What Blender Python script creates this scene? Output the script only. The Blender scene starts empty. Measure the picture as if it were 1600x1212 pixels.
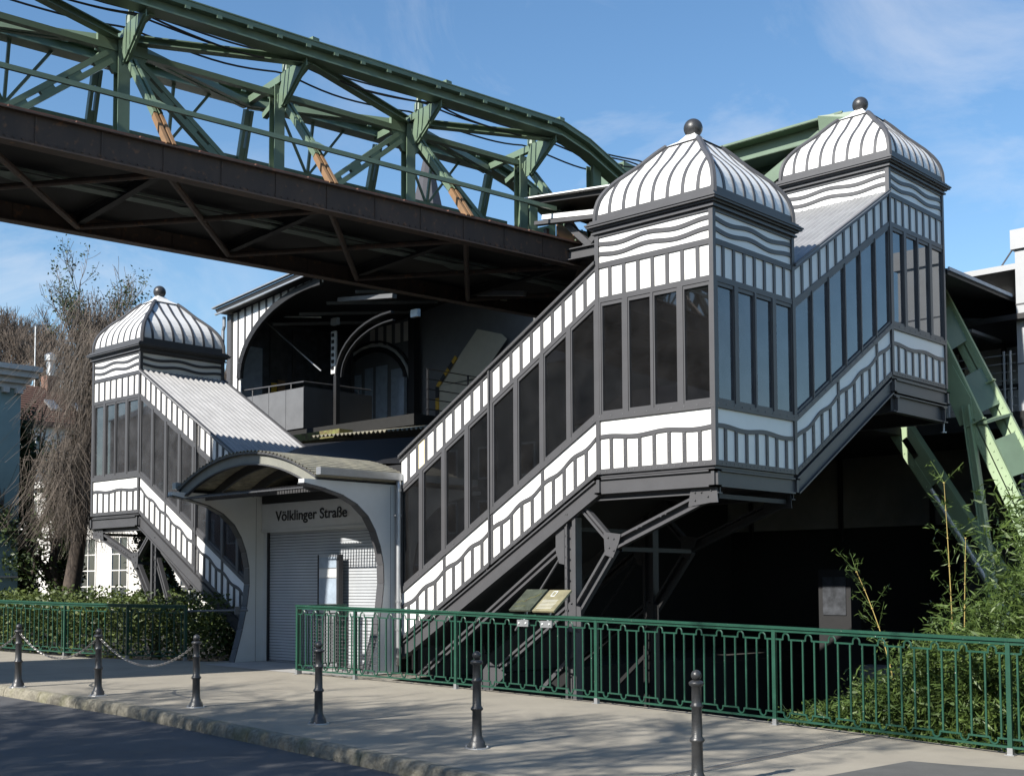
import bpy, bmesh, math, random
from math import sin, cos, pi, radians, sqrt
from mathutils import Vector, Matrix, noise
import numpy as np
random.seed(7)
V = Vector
sc = bpy.context.scene
COL = sc.collection

# ------------------------------------------------------------------ camera
cam_d = bpy.data.cameras.new("camera"); cam = bpy.data.objects.new("camera", cam_d); COL.objects.link(cam)
cam.location = (8.8877, -13.3373, 1.6)
cam.rotation_mode = 'QUATERNION'
cam.rotation_quaternion = (Matrix.Rotation(0.7513, 3, 'Z') @ Matrix.Rotation(pi / 2 + 0.0568, 3, 'X') @ Matrix.Rotation(-0.0044, 3, 'Z')).to_quaternion()
cam_d.sensor_width = 36; cam_d.lens = 1938.7 / 1600 * 36; cam_d.shift_y = 0.1243
cam_d.clip_end = 3000; cam_d.clip_start = 0.05
sc.camera = cam

# ------------------------------------------------------------------ sky and sun
SUN_EL = radians(34)
sd = V((-0.035, -1, 0)).normalized() * cos(SUN_EL) + V((0, 0, sin(SUN_EL)))
sun_d = bpy.data.lights.new("sun", 'SUN'); sun = bpy.data.objects.new("sun", sun_d); COL.objects.link(sun)
sun_d.energy = 5.0; sun_d.angle = radians(0.53); sun_d.color = (1.0, 0.955, 0.885)
sun.rotation_mode = 'QUATERNION'; sun.rotation_quaternion = (-sd).to_track_quat('-Z', 'Y'); sun.location = (0, -30, 30)
w = bpy.data.worlds.new("World"); sc.world = w; w.use_nodes = True
nt = w.node_tree; N = nt.nodes; LK = nt.links
bg = N['Background']; bg.inputs[1].default_value = 0.066
sky = N.new('ShaderNodeTexSky'); sky.sky_type = 'NISHITA'; sky.sun_disc = False
sky.sun_elevation = SUN_EL; sky.sun_rotation = pi + 0.035; sky.altitude = 200; sky.air_density = 1.15; sky.dust_density = 0.5; sky.ozone_density = 2.2
# thin high cloud, laid out by direction in the sky
tc = N.new('ShaderNodeTexCoord'); mp = N.new('ShaderNodeMapping'); mp.inputs['Scale'].default_value = (1.3, 1.3, 2.2); mp.inputs['Location'].default_value = (3.1, 0.9, 0.1)
LK.new(tc.outputs['Generated'], mp.inputs[0])
n1 = N.new('ShaderNodeTexNoise'); n1.inputs['Scale'].default_value = 3.6; n1.inputs['Detail'].default_value = 9; n1.inputs['Roughness'].default_value = 0.62; n1.inputs['Distortion'].default_value = 0.6
LK.new(mp.outputs[0], n1.inputs[0])
r1 = N.new('ShaderNodeMapRange'); r1.inputs[1].default_value = 0.49; r1.inputs[2].default_value = 0.74; LK.new(n1.outputs[0], r1.inputs[0])
n2 = N.new('ShaderNodeTexNoise'); n2.inputs['Scale'].default_value = 1.7; LK.new(tc.outputs['Generated'], n2.inputs[0])
r2 = N.new('ShaderNodeMapRange'); r2.inputs[1].default_value = 0.46; r2.inputs[2].default_value = 0.60; LK.new(n2.outputs[0], r2.inputs[0])
mu = N.new('ShaderNodeMath'); mu.operation = 'MULTIPLY'; LK.new(r1.outputs[0], mu.inputs[0]); LK.new(r2.outputs[0], mu.inputs[1])
mu2 = N.new('ShaderNodeMath'); mu2.operation = 'MULTIPLY'; mu2.inputs[1].default_value = 0.5; LK.new(mu.outputs[0], mu2.inputs[0])
hs = N.new('ShaderNodeHueSaturation'); hs.inputs['Saturation'].default_value = 1.17; hs.inputs['Value'].default_value = 1.42
LK.new(sky.outputs[0], hs.inputs['Color'])
mx = N.new('ShaderNodeMix'); mx.data_type = 'RGBA'; mx.inputs[7].default_value = (8.0, 8.1, 8.5, 1)
LK.new(mu2.outputs[0], mx.inputs[0]); LK.new(hs.outputs[0], mx.inputs[6]); LK.new(mx.outputs[2], bg.inputs[0])

sc.view_settings.view_transform = 'Standard'; sc.view_settings.look = 'None'; sc.view_settings.exposure = 0.86; sc.view_settings.gamma = 1
sc.render.engine = 'CYCLES'
sc.cycles.max_bounces = 6; sc.cycles.transparent_max_bounces = 12; sc.cycles.use_denoising = True; sc.cycles.caustics_reflective = False; sc.cycles.caustics_refractive = False

# ------------------------------------------------------------------ materials
def mat(name, col, rough=0.6, metal=0.0, var=0.12, scale=6.0, bump=0.0, bscale=60.0, col2=None, spec=0.5, stretch=None, coat=0.0):
    m = bpy.data.materials.new(name); m.use_nodes = True; t = m.node_tree; b = t.nodes['Principled BSDF']
    b.inputs['Roughness'].default_value = rough; b.inputs['Metallic'].default_value = metal; b.inputs['Specular IOR Level'].default_value = spec
    b.inputs['Coat Weight'].default_value = coat
    c = V(col); c2 = V(col2) if col2 else c * (1 - var * 2)
    tcn = t.nodes.new('ShaderNodeTexCoord'); mpn = t.nodes.new('ShaderNodeMapping')
    geo = t.nodes.new('ShaderNodeNewGeometry')
    t.links.new(geo.outputs['Position'], mpn.inputs[0])
    if stretch: mpn.inputs['Scale'].default_value = stretch
    no = t.nodes.new('ShaderNodeTexNoise'); no.inputs['Scale'].default_value = scale; no.inputs['Detail'].default_value = 7; no.inputs['Roughness'].default_value = 0.62
    t.links.new(mpn.outputs[0], no.inputs[0])
    ra = t.nodes.new('ShaderNodeMapRange'); ra.inputs[1].default_value = 0.35; ra.inputs[2].default_value = 0.68; t.links.new(no.outputs[0], ra.inputs[0])
    mi = t.nodes.new('ShaderNodeMix'); mi.data_type = 'RGBA'
    mi.inputs[6].default_value = (*c2, 1); mi.inputs[7].default_value = (*c, 1)
    t.links.new(ra.outputs[0], mi.inputs[0]); t.links.new(mi.outputs[2], b.inputs['Base Color'])
    if bump:
        nb = t.nodes.new('ShaderNodeTexNoise'); nb.inputs['Scale'].default_value = bscale; nb.inputs['Detail'].default_value = 4; t.links.new(geo.outputs['Position'], nb.inputs[0])
        bp = t.nodes.new('ShaderNodeBump'); bp.inputs['Strength'].default_value = bump; bp.inputs['Distance'].default_value = 0.02
        t.links.new(nb.outputs[0], bp.inputs['Height']); t.links.new(bp.outputs[0], b.inputs['Normal'])
    m['mix'] = mi.name
    return m
def speckle(m, amount, scale, dark=(0, 0, 0), lo=0.55, hi=0.7):
    """grains or stains of a second colour over a material made by mat()"""
    t = m.node_tree; b = t.nodes['Principled BSDF']; src = b.inputs['Base Color'].links[0].from_socket
    geo = t.nodes.new('ShaderNodeNewGeometry'); no = t.nodes.new('ShaderNodeTexNoise'); no.inputs['Scale'].default_value = scale; no.inputs['Detail'].default_value = 3
    t.links.new(geo.outputs['Position'], no.inputs[0])
    ra = t.nodes.new('ShaderNodeMapRange'); ra.inputs[1].default_value = lo; ra.inputs[2].default_value = hi; ra.inputs[4].default_value = amount; t.links.new(no.outputs[0], ra.inputs[0])
    mi = t.nodes.new('ShaderNodeMix'); mi.data_type = 'RGBA'; mi.inputs[7].default_value = (*dark, 1)
    t.links.new(ra.outputs[0], mi.inputs[0]); t.links.new(src, mi.inputs[6]); t.links.new(mi.outputs[2], b.inputs['Base Color'])
    return m
def glassmat(name, tint, dust_sheen, dust_sheen_col):
    m = bpy.data.materials.new(name); m.use_nodes = True; t = m.node_tree; t.nodes.remove(t.nodes['Principled BSDF']); out = t.nodes['Material Output']
    tr = t.nodes.new('ShaderNodeBsdfTransparent'); tr.inputs[0].default_value = (*tint, 1)
    gl = t.nodes.new('ShaderNodeBsdfGlossy'); gl.inputs['Roughness'].default_value = 0.02; gl.inputs[0].default_value = (1, 1, 1, 1)
    df = t.nodes.new('ShaderNodeBsdfDiffuse'); df.inputs[0].default_value = (*dust_sheen_col, 1)
    fr = t.nodes.new('ShaderNodeFresnel'); fr.inputs[0].default_value = 1.52
    fm = t.nodes.new('ShaderNodeMath'); fm.operation = 'MULTIPLY'; fm.inputs[1].default_value = 1.5; t.links.new(fr.outputs[0], fm.inputs[0])
    geo = t.nodes.new('ShaderNodeNewGeometry'); no = t.nodes.new('ShaderNodeTexNoise'); no.inputs['Scale'].default_value = 3.0; no.inputs['Detail'].default_value = 6
    t.links.new(geo.outputs['Position'], no.inputs[0])
    dm = t.nodes.new('ShaderNodeMath'); dm.operation = 'MULTIPLY'; dm.inputs[1].default_value = dust_sheen * 2; t.links.new(no.outputs[0], dm.inputs[0])
    m1 = t.nodes.new('ShaderNodeMixShader'); t.links.new(dm.outputs[0], m1.inputs[0]); t.links.new(tr.outputs[0], m1.inputs[1]); t.links.new(df.outputs[0], m1.inputs[2])
    m2 = t.nodes.new('ShaderNodeMixShader'); t.links.new(fm.outputs[0], m2.inputs[0]); t.links.new(m1.outputs[0], m2.inputs[1]); t.links.new(gl.outputs[0], m2.inputs[2])
    t.links.new(m2.outputs[0], out.inputs[0])
    return m
def leafmat(name, c, c2, scale=4.0, trans=0.25):
    m = mat(name, c, 0.5, scale=scale, col2=c2, spec=0.4); t = m.node_tree; b = t.nodes['Principled BSDF']; out = t.nodes['Material Output']
    tl = t.nodes.new('ShaderNodeBsdfTranslucent'); mi = t.nodes.new('ShaderNodeMixShader'); mi.inputs[0].default_value = trans
    t.links.new(b.inputs['Base Color'].links[0].from_socket, tl.inputs[0]); t.links.new(b.outputs[0], mi.inputs[1]); t.links.new(tl.outputs[0], mi.inputs[2]); t.links.new(mi.outputs[0], out.inputs[0])
    return m
M = dict(
    grey=mat('dark_grey_paint', (.068, .068, .072), 0.45, var=.07, scale=3, spec=.5),
    grey_lite=mat('mid_grey_paint', (.13, .133, .138), 0.5, var=.08, scale=3),
    black=mat('black_paint', (.011, .011, .012), 0.55),
    white=mat('white_enamel', (.80, .80, .78), 0.32, var=.035, scale=2.0),
    cream=mat('yellowed_enamel', (.80, .72, .48), 0.4, var=.03),
    zinc=mat('corrugated_zinc', (.36, .36, .36), 0.5, metal=.3, var=.1, scale=2.5),
    lichen=mat('weathered_sheet', (.40, .37, .28), 0.75, var=.15, scale=5, col2=(.22, .21, .17)),
    green=mat('pale_green_paint', (.130, .185, .125), 0.42, var=.09, scale=2.5, spec=.5),
    dgreen=mat('dark_green_paint', (.016, .066, .043), 0.35, var=.12, scale=8, spec=.5),
    rust=mat('brown_girder_steel', (.070, .046, .034), 0.75, col2=(.045, .032, .026), scale=3.5, stretch=(1, 1, .35)),
    redrust=mat('red_brown_steel', (.16, .07, .05), 0.7, col2=(.09, .045, .035), scale=6),
    orange=mat('rusted_brace_steel', (.22, .125, .06), 0.75, col2=(.17, .10, .05), scale=6),
    deckgrey=mat('grey_green_strip_paint', (.13, .16, .14), .8), litgreen=mat('sunlit_green_paint', (.28, .37, .22), .5, var=.08, scale=2),  # the green is the bridge paint again, lightened for sunlit pylon faces
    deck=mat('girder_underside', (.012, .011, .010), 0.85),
    concrete=mat('concrete_wall', (.22, .215, .205), 0.85, var=.1, scale=2, bump=.2),
    door=mat('roller_shutter_steel', (.46, .48, .50), 0.42, metal=.15, var=.06, scale=2),
    plate=mat('painted_portal_plate', (.60, .61, .60), 0.5, var=.05, scale=1.5),
    sign=mat('sign_grey_board', (.66, .67, .67), 0.5, var=.03),
    ink=mat('black_lettering', (.012, .012, .014), 0.5),
    steel=mat('galvanised_steel', (.42, .43, .44), 0.4, metal=.7, var=.08),
    chain=mat('steel_chain', (.30, .29, .28), 0.45, metal=.7),
    bollard=mat('bollard_iron_paint', (.036, .037, .039), 0.38, var=.12, scale=20, bump=.15, bscale=90),
    cable=mat('cable_black', (.01, .01, .012), 0.6),
    slate=mat('slate_tiles', (.05, .05, .06), 0.6, scale=30, var=.2),
    clay=mat('brown_roof_tiles', (.24, .125, .085), 0.8, scale=14, col2=(.14, .08, .06)),
    housewall=mat('white_render', (.62, .60, .56), 0.85, scale=2, var=.06),
    teal=mat('pale_teal_render', (.30, .42, .42), 0.85, scale=2, var=.06),
    winglass=mat('house_window_glass', (.03, .04, .05), 0.08, spec=.8),
    bark=mat('bark', (.085, .065, .05), 0.9, scale=12, col2=(.04, .032, .027)),
    twig=mat('bare_twigs', (.16, .13, .105), 0.9, scale=2, col2=(.065, .055, .045)),
    hilltwig=mat('distant_twigs', (.15, .115, .09), 0.95, scale=.6, col2=(.09, .075, .062)),
    hill=mat('leaf_litter', (.085, .065, .05), 0.95, scale=.3, col2=(.06, .055, .04)),
    ivy=leafmat('ivy_leaf', (.055, .085, .022), (.022, .038, .012), 3.0, .15),
    hedge=leafmat('hedge_leaf', (.12, .155, .035), (.03, .05, .015), 2.2, .2),
    bamboo=leafmat('bamboo_leaf', (.13, .19, .045), (.030, .06, .015), 5.0, .3),
    cane=mat('yellow_cane', (.36, .28, .09), 0.5, scale=10, var=.1),
    brass=mat('etched_plaque', (.36, .33, .20), 0.4, metal=.4, scale=8, col2=(.24, .22, .14)),
    plaqd=mat('dark_plaque', (.10, .115, .085), 0.35, metal=.3, scale=9, col2=(.05, .06, .045)),
    soil=mat('dark_soil', (.035, .034, .030), 0.95, bump=.5, bscale=14),
    blackpit=mat('shade_dark_stone', (.010, .010, .0095), 0.9),  # near black stands in for the deep shade under the station
    beige=mat('beige_soffit', (.50, .46, .36), 0.8, var=.04),
    yellow=mat('warning_yellow', (.60, .36, .03), 0.6),
    bluegrey=mat('frosted_blue_pane', (.32, .38, .45), 0.35),
    postera=mat('dark_poster', (.06, .065, .075), 0.4, scale=5, col2=(.02, .022, .025)),
    posterb=mat('grey_poster', (.055, .055, .056), 0.5, scale=3, col2=(.02, .02, .022)),
    cladding=mat('light_metal_cladding', (.33, .34, .35), 0.45, metal=.1, var=.03),
    canopyu=mat('canopy_grey', (.16, .16, .165), 0.5),
    olive=mat('moss_planting', (.16, .18, .05), 0.9, scale=10, col2=(.09, .06, .03)),
)
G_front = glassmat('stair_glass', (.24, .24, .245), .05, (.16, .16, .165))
G_side = glassmat('stair_glass_side', (.10, .11, .12), .50, (.115, .13, .15))  # blue-grey film stands in for sky reflected in the side panes
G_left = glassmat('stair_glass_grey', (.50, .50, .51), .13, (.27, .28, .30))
M['asphalt'] = speckle(mat('asphalt', (.092, .093, .097), .86, scale=1.2, var=.12, bump=.35, bscale=170), .6, 150, (.16, .16, .165), .60, .74)
M['pave'] = speckle(mat('fine_pavement', (.31, .28, .225), .9, scale=.9, var=.09, bump=.3, bscale=150), .5, 130, (.13, .12, .105), .55, .75)
speckle(M['pave'], .28, 2.3, (.15, .14, .125), .52, .72)
M['kerb'] = speckle(mat('exposed_aggregate_kerb', (.26, .24, .19), .92, scale=22, col2=(.13, .12, .09), bump=.45, bscale=60), .55, 2.6, (.12, .12, .05), .54, .70)
M['patch'] = speckle(mat('asphalt_patch', (.095, .095, .09), .9, scale=3, var=.1, bump=.3, bscale=150), .6, 140, (.20, .19, .17), .6, .72)
speckle(M['rust'], .5, 9, (.21, .10, .045), .60, .72); speckle(M['white'], .05, 5, (.45, .42, .32), .60, .80)
speckle(M['dgreen'], .8, 40, (.5, .5, .45), .735, .75)
speckle(M['green'], .35, 5, (.11, .17, .11), .58, .75)

# ------------------------------------------------------------------ mesh helpers
class MB:
    def __init__(s): s.v = []; s.f = []; s.sm = False
    def add(s, vs, fs):
        k = len(s.v); s.v += [tuple(x) for x in vs]; s.f += [tuple(i + k for i in f) for f in fs]; return s
    def hexa(s, p):   # 8 points: bottom loop 0-3, top loop 4-7
        return s.add(p, [(3, 2, 1, 0), (4, 5, 6, 7), (0, 1, 5, 4), (1, 2, 6, 5), (2, 3, 7, 6), (3, 0, 4, 7)])
    def box(s, x0, x1, y0, y1, z0, z1):
        return s.hexa([(x0, y0, z0), (x1, y0, z0), (x1, y1, z0), (x0, y1, z0), (x0, y0, z1), (x1, y0, z1), (x1, y1, z1), (x0, y1, z1)])
    def bar(s, a, b, wd, ht, up=(0, 0, 1)):   # rectangular bar from a to b
        a = V(a); b = V(b); d = (b - a).normalized(); sx = d.cross(V(up))
        if sx.length < 1e-4: sx = d.cross(V((1, 0, 0)))
        sx.normalize(); uz = sx.cross(d)
        sx = sx * wd / 2; uz = uz * ht / 2
        return s.hexa([a - sx - uz, a + sx - uz, a + sx + uz, a - sx + uz, b - sx - uz, b + sx - uz, b + sx + uz, b - sx + uz])
    def ibeam(s, a, b, wd, ht, t=.02, up=(0, 0, 1), web=None):
        a = V(a); b = V(b); d = (b - a).normalized(); sx = d.cross(V(up)).normalized(); uz = sx.cross(d)
        s.bar(a, b, web or t, ht - 2 * t, up)
        for q in (1, -1):
            o = uz * (ht / 2 - t / 2) * q; s.bar(a + o, b + o, wd, t, up)
        return s
    def tube(s, pts, r, n=6, cap=True, r2=None):
        pts = [V(p) for p in pts]; k = len(s.v); m = len(pts); ref = None
        for i, p in enumerate(pts):
            d = (pts[min(i + 1, m - 1)] - pts[max(i - 1, 0)])
            if d.length < 1e-9: d = V((0, 0, 1))
            d.normalize()
            if ref is None: ref = d.cross(V((0, 0, 1)) if abs(d.z) < .9 else V((1, 0, 0))).normalized()
            else:
                ref = (ref - d * ref.dot(d))
                if ref.length < 1e-6: ref = d.cross(V((0.3, 1, .2)))
                ref.normalize()
            e = d.cross(ref); rr = r if r2 is None else r + (r2 - r) * i / (m - 1)
            for j in range(n):
                a = 2 * pi * j / n + pi / n; s.v.append(tuple(p + ref * cos(a) * rr + e * sin(a) * rr))
        for i in range(m - 1):
            for j in range(n):
                a = k + i * n + j; b = k + i * n + (j + 1) % n; s.f.append((a, b, b + n, a + n))
        if cap: s.f.append(tuple(range(k + n - 1, k - 1, -1))); s.f.append(tuple(range(k + (m - 1) * n, k + m * n)))
        return s
    def lathe(s, prof, c=(0, 0, 0), n=20):   # prof: (r, z) list
        k = len(s.v); c = V(c)
        for r, z in prof:
            for j in range(n): a = 2 * pi * j / n; s.v.append((c.x + r * cos(a), c.y + r * sin(a), c.z + z))
        for i in range(len(prof) - 1):
            for j in range(n):
                a = k + i * n + j; b = k + i * n + (j + 1) % n; s.f.append((a, b, b + n, a + n))
        s.f.append(tuple(range(k + (len(prof) - 1) * n, k + len(prof) * n))); s.f.append(tuple(range(k + n - 1, k - 1, -1)))
        return s
    def ball(s, c, r, n=14):
        return s.lathe([(r * sin(pi * i / n + 1e-3), -r * cos(pi * i / n)) for i in range(n + 1)], c, n + 6)
    def extrude(s, poly, off):   # planar polygon (3-D points) extruded by the vector off
        n = len(poly); a = [V(p) for p in poly]; b = [p + V(off) for p in a]
        return s.add(a + b, [tuple(range(n - 1, -1, -1)), tuple(range(n, 2 * n))] + [(i, (i + 1) % n, n + (i + 1) % n, n + i) for i in range(n)])
    def strip(s, A, B):   # ruled sheet between two polylines
        k = len(s.v); s.v += [tuple(p) for p in A] + [tuple(p) for p in B]; n = len(A)
        s.f += [(k + i, k + i + 1, k + n + i + 1, k + n + i) for i in range(n - 1)]; return s
    def build(s, name, m, parent=None, smooth=False, local=False, label=None):
        off = V((0, 0, 0)); q = parent
        while q is not None and not local: off += q.location; q = q.parent
        me = bpy.data.meshes.new(name)
        me.from_pydata([(x - off.x, y - off.y, z - off.z) for x, y, z in s.v] if not local else s.v, [], s.f)
        if len(s.f) < 60000:
            bm = bmesh.new(); bm.from_mesh(me); bmesh.ops.recalc_face_normals(bm, faces=bm.faces); bm.to_mesh(me); bm.free()
        if smooth: me.polygons.foreach_set('use_smooth', [True] * len(me.polygons))
        me.materials.append(m); me.update()
        o = bpy.data.objects.new(name, me); COL.objects.link(o)
        if parent: o.parent = parent
        if label: o['label'] = label
        if name == 'rivets' and parent: o['kind'] = 'stuff'
        return o
def thing(name, label, cat, loc=(0, 0, 0), group=None):
    o = bpy.data.objects.new(name, None); COL.objects.link(o); o.location = loc; o.empty_display_size = .2
    o['label'] = label; o['category'] = cat
    if group: o['group'] = group
    bpy.context.view_layer.update(); return o
def tag(o, label, cat, group=None, kind=None):
    o['label'] = label; o['category'] = cat
    if group: o['group'] = group
    if kind: o['kind'] = kind
    return o
def struct(o): o['kind'] = 'structure'; return o
def copy_thing(root, loc, label=None, rotz=None, scale=None):
    r = root.copy(); COL.objects.link(r); r.location = loc
    if label: r['label'] = label
    if rotz is not None: r.rotation_euler = (0, 0, rotz)
    if scale is not None: r.scale = (scale,) * 3
    for ch in root.children:
        c = ch.copy(); COL.objects.link(c); c.parent = r
        for g in ch.children: d = g.copy(); COL.objects.link(d); d.parent = c
    return r
def gz(x): return 0.02 * (4 - max(min(x, 14), -30))

# ------------------------------------------------------------------ ground
def sheet(name, poly, m, z0=0.0, dz=None):
    b = MB(); b.add([(x, y, gz(x) + z0) for x, y in poly], [tuple(range(len(poly)))]); return b.build(name, m)
XS = [-500, -140, -60, -30, -20, -14, -10.2, -5.35, 14, 30, 120, 500]
YS = [-500, -60, -12, -0.80, 13.4, 40, 110, 500]
g = MB()
for i in range(len(XS) - 1):
    for j in range(len(YS) - 1):
        if XS[i] >= -5.4 and XS[i + 1] <= 30 and abs(YS[j] + .8) < .01: continue
        q = [(XS[i], YS[j]), (XS[i + 1], YS[j]), (XS[i + 1], YS[j + 1]), (XS[i], YS[j + 1])]
        g.add([(x, y, gz(x) - .15) for x, y in q], [(0, 1, 2, 3)])
struct(g.build('ground', M['soil']))
KERB = [(-60, -5.35), (-30, -5.40), (-16, -5.5), (-10.5, -5.52), (-7.9, -5.53), (-4.8, -5.50), (-1.8, -5.73), (.35, -5.9), (1.65, -6.05), (4, -6.4), (8, -7.1), (14, -8.2), (30, -11)]
BACK = [(-60, -2.6), (-30, -2.6), (-15, -2.42), (-12.2, -1.98), (-10.2, -.85), (-9.9, .3), (-5.5, .3), (-5.36, -.78), (-3.7, -.78), (-1.2, -.80), (1.5, -.95), (4.3, -1.40), (8, -1.6), (14, -1.6), (30, -1.6)]
def lerpx(P, x):
    for (a, b), (c, d) in zip(P, P[1:]):
        if a <= x <= c: return b + (d - b) * (x - a) / (c - a + 1e-9)
    return P[-1][1]
pv = MB(); xs = sorted(set([p[0] for p in KERB] + [p[0] for p in BACK] + list(np.arange(-12, 12, .7))))
pv.strip([(x, lerpx(KERB, x) + .13, gz(x)) for x in xs], [(x, lerpx(BACK, x), gz(x)) for x in xs])
struct(pv.build('pavement', M['pave']))
# quay wall under the pavement edge, and the dark channel below the stairs
qw = MB(); q2 = [x for x in xs if x >= -5.36]
qw.strip([(x, lerpx(BACK, x), gz(x)) for x in q2], [(x, lerpx(BACK, x), -4) for x in q2])
qw.add([(-5.36, -.78, .16), (-5.36, 13.4, .16), (-5.36, 13.4, -4), (-5.36, -.78, -4)], [(0, 1, 2, 3)])
qw.add([(-5.36, 13.4, .2), (30, 13.4, .2), (30, 13.4, -4), (-5.36, 13.4, -4)], [(0, 1, 2, 3)])
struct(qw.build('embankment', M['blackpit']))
struct(MB().add([(-5.4, -2, -3.2), (30, -2, -3.2), (30, 13.5, -3.2), (-5.4, 13.5, -3.2)], [(0, 1, 2, 3)]).build('river', mat('dark_river_water', (.015, .018, .016), .15, scale=2, bump=.4, bscale=3)))
# kerb with a worn, slightly uneven arris
kb = MB(); kx = sorted(list(np.arange(-30, 14, .16)) + [j + e for j in range(-30, 14) for e in (-.014, -.006, .006, .014)]); rows = []
for x in kx:
    y = lerpx(KERB, x); z = gz(x); e = noise.noise(V((x * 3.1, 0, 0))) * .005; f = noise.noise(V((x * 7, 5, 0))) * .004; jt = .012 if abs((x + .5) % 1 - .5) < .008 else 0; y += jt
    rows.append([(x, y + .15, z - .004 + .006), (x, y + .035 + e, z + .006 + f * .5), (x, y + .008 + e, z - .018 + f), (x, y - .018, z - .075), (x, y - .024 + f, z - .16)])
for i in range(len(rows) - 1):
    k = len(kb.v); kb.v += rows[i] + rows[i + 1]; kb.f += [(k + j, k + j + 1, k + 6 + j, k + 5 + j) for j in range(4)]
struct(kb.build('kerb', M['kerb'], smooth=True))
rd = MB(); rx = sorted(set([p[0] for p in KERB]))
rd.strip([(x, lerpx(KERB, x) + .02, gz(x) - .125) for x in rx], [(x, -75, gz(x) - .125) for x in rx]); struct(rd.build('road', M['asphalt']))
struct(sheet('asphalt_patch', [(3.62, -5.2), (3.66, -3.9), (3.78, -2.62), (4.1, -2.55), (4.72, -2.35), (5.8, -2.3), (7.5, -4.4), (6.2, -6.0)], M['patch'], .004))
struct(sheet('doorway_paving', [(-9.7, -1.25), (-7.2, -1.15), (-6.2, -.9), (-6.2, .3), (-9.7, .3)], mat('pale_threshold_slabs', (.36, .35, .33), .85, scale=3, var=.08), .004))
# drain grating across the pavement
dr = thing('drain_channel', 'narrow slotted steel drain grating crossing the pavement at the lower right', 'drain', (2.77, -3, gz(2.77)))
d0 = MB(); d0.box(2.70, 2.715, -5.9, -1.1, gz(2.77) - .02, gz(2.77) + .006); d0.box(2.815, 2.83, -5.9, -1.1, gz(2.77) - .02, gz(2.77) + .006); d0.build('frame', M['steel'], dr)
d1 = MB()
for i in range(96): y = -5.88 + i * .05; d1.box(2.715, 2.815, y, y + .022, gz(2.77) - .02, gz(2.77) + .003)
d1.build('grate', M['grey'], dr)

# ------------------------------------------------------------------ striped glazed facades
ZB = 3.135
class Face:
    """u along the wall, h above the sloping foot line, o outward"""
    def __init__(s, O, d, n, L, m): s.O = V(O); s.d = V(d); s.n = V(n); s.L = L; s.m = m
    def P(s, u, h, o=0): return s.O + s.d * u + s.n * o + V((0, 0, h + s.m * u))
def fslab(mb, F, u0, u1, h0, h1, o0, o1):
    P = F.P; mb.hexa([P(u0, h0, o0), P(u1, h0, o0), P(u1, h0, o1), P(u0, h0, o1), P(u0, h1, o0), P(u1, h1, o0), P(u1, h1, o1), P(u0, h1, o1)])
def fwave(mb, F, u0, u1, hf, t, o0, o1, n):
    for i in range(n):
        a = u0 + (u1 - u0) * i / n; b = u0 + (u1 - u0) * (i + 1) / n; P = F.P; ha, hb = hf(a), hf(b)
        mb.hexa([P(a, ha - t / 2, o0), P(b, hb - t / 2, o0), P(b, hb - t / 2, o1), P(a, ha - t / 2, o1), P(a, ha + t / 2, o0), P(b, hb + t / 2, o0), P(b, hb + t / 2, o1), P(a, ha + t / 2, o1)])
def lower_band(T, fr, F, npan, sec, pers, amp=.026, phase=0.0):
    L = F.L; wh = MB(); fslab(wh, F, .03, L - .03, .06, .76, -.032, -.018); wh.build('lower_panelling', M['white'], T)
    fslab(fr, F, 0, L, 0, .07, -.03, .004); fslab(fr, F, 0, L, .745, .83, -.03, .014)
    rv_ = MB(); rivet_row(rv_, F, .035, .035, .06, L - .06); rivet_row(rv_, F, .80, .80, .06, L - .06, .19, .014)
    k = L / npan; hf = lambda u: .505 + amp * sin(2 * pi * (u / k / pers) + phase)
    fwave(fr, F, .03, L - .03, hf, .058, -.028, 0, npan * 4)
    for i in range(1, npan):
        u = i * k; top = .75 if (sec and i % sec == 0) else hf(u)
        fslab(fr, F, u - .029, u + .029, .07, top, -.028, -.001); rivet_row(rv_, F, .12, top - .05, u, u, .09, -.001)
    rv_.build('rivets', M['grey_lite'], T)
def upper_band(T, fr, F, npan, h0=2.44, h1=2.90, cream=()):
    L = F.L; wh = MB(); fslab(wh, F, .03, L - .03, h0, h1, -.032, -.018); wh.build('upper_panelling', M['white'], T)
    fslab(fr, F, 0, L, h0 - .045, h0 + .03, -.03, .006); fslab(fr, F, 0, L, h1 - .02, h1 + .045, -.03, .004)
    k = L / npan
    for i in range(1, npan): u = i * k; fslab(fr, F, u - .029, u + .029, h0, h1, -.028, -.001)
    for i in cream:
        c = MB(); fslab(c, F, i * k + .02, (i + 1) * k - .02, h0 + .03, h1 - .02, -.018, -.012); c.build('yellowed_panel', M['cream'], T, label='yellowed cream panel among the white ones')
def rivet_row(mb, F, h0, h1, u0, u1, step=.095, o=.004):
    n = max(int(math.hypot(u1 - u0, h1 - h0) / step), 1)
    for i in range(n + 1):
        u = u0 + (u1 - u0) * i / n; h = h0 + (h1 - h0) * i / n; r = .007; fslab(mb, F, u - r, u + r, h - r, h + r, o, o + .006)
def windows(T, F, panes, glass, h0=.83, h1=2.395, name='window_pane'):
    fr = MB(); L = F.L
    fslab(fr, F, .0, L, h0, h0 + .045, -.045, -.004); fslab(fr, F, 0, L, h1 - .05, h1, -.045, -.004)
    ed = [0.0]
    for a, b in panes: ed += [a, b]
    ed.append(L)
    for a, b in zip(ed[0::2], ed[1::2]):
        fslab(fr, F, a, b, h0 + .045, h1 - .05, -.045, -.004)
        if b - a > .06: fslab(fr, F, a + .02, b - .02, h0, h1, -.004, .008)
    fr.build('window_frame', M['grey_lite'] if False else M['grey'], T)
    for a, b in panes:
        g = MB(); fslab(g, F, a, b, h0 + .045, h1 - .05, -.034, -.03); g.build(name, glass, T)
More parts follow.
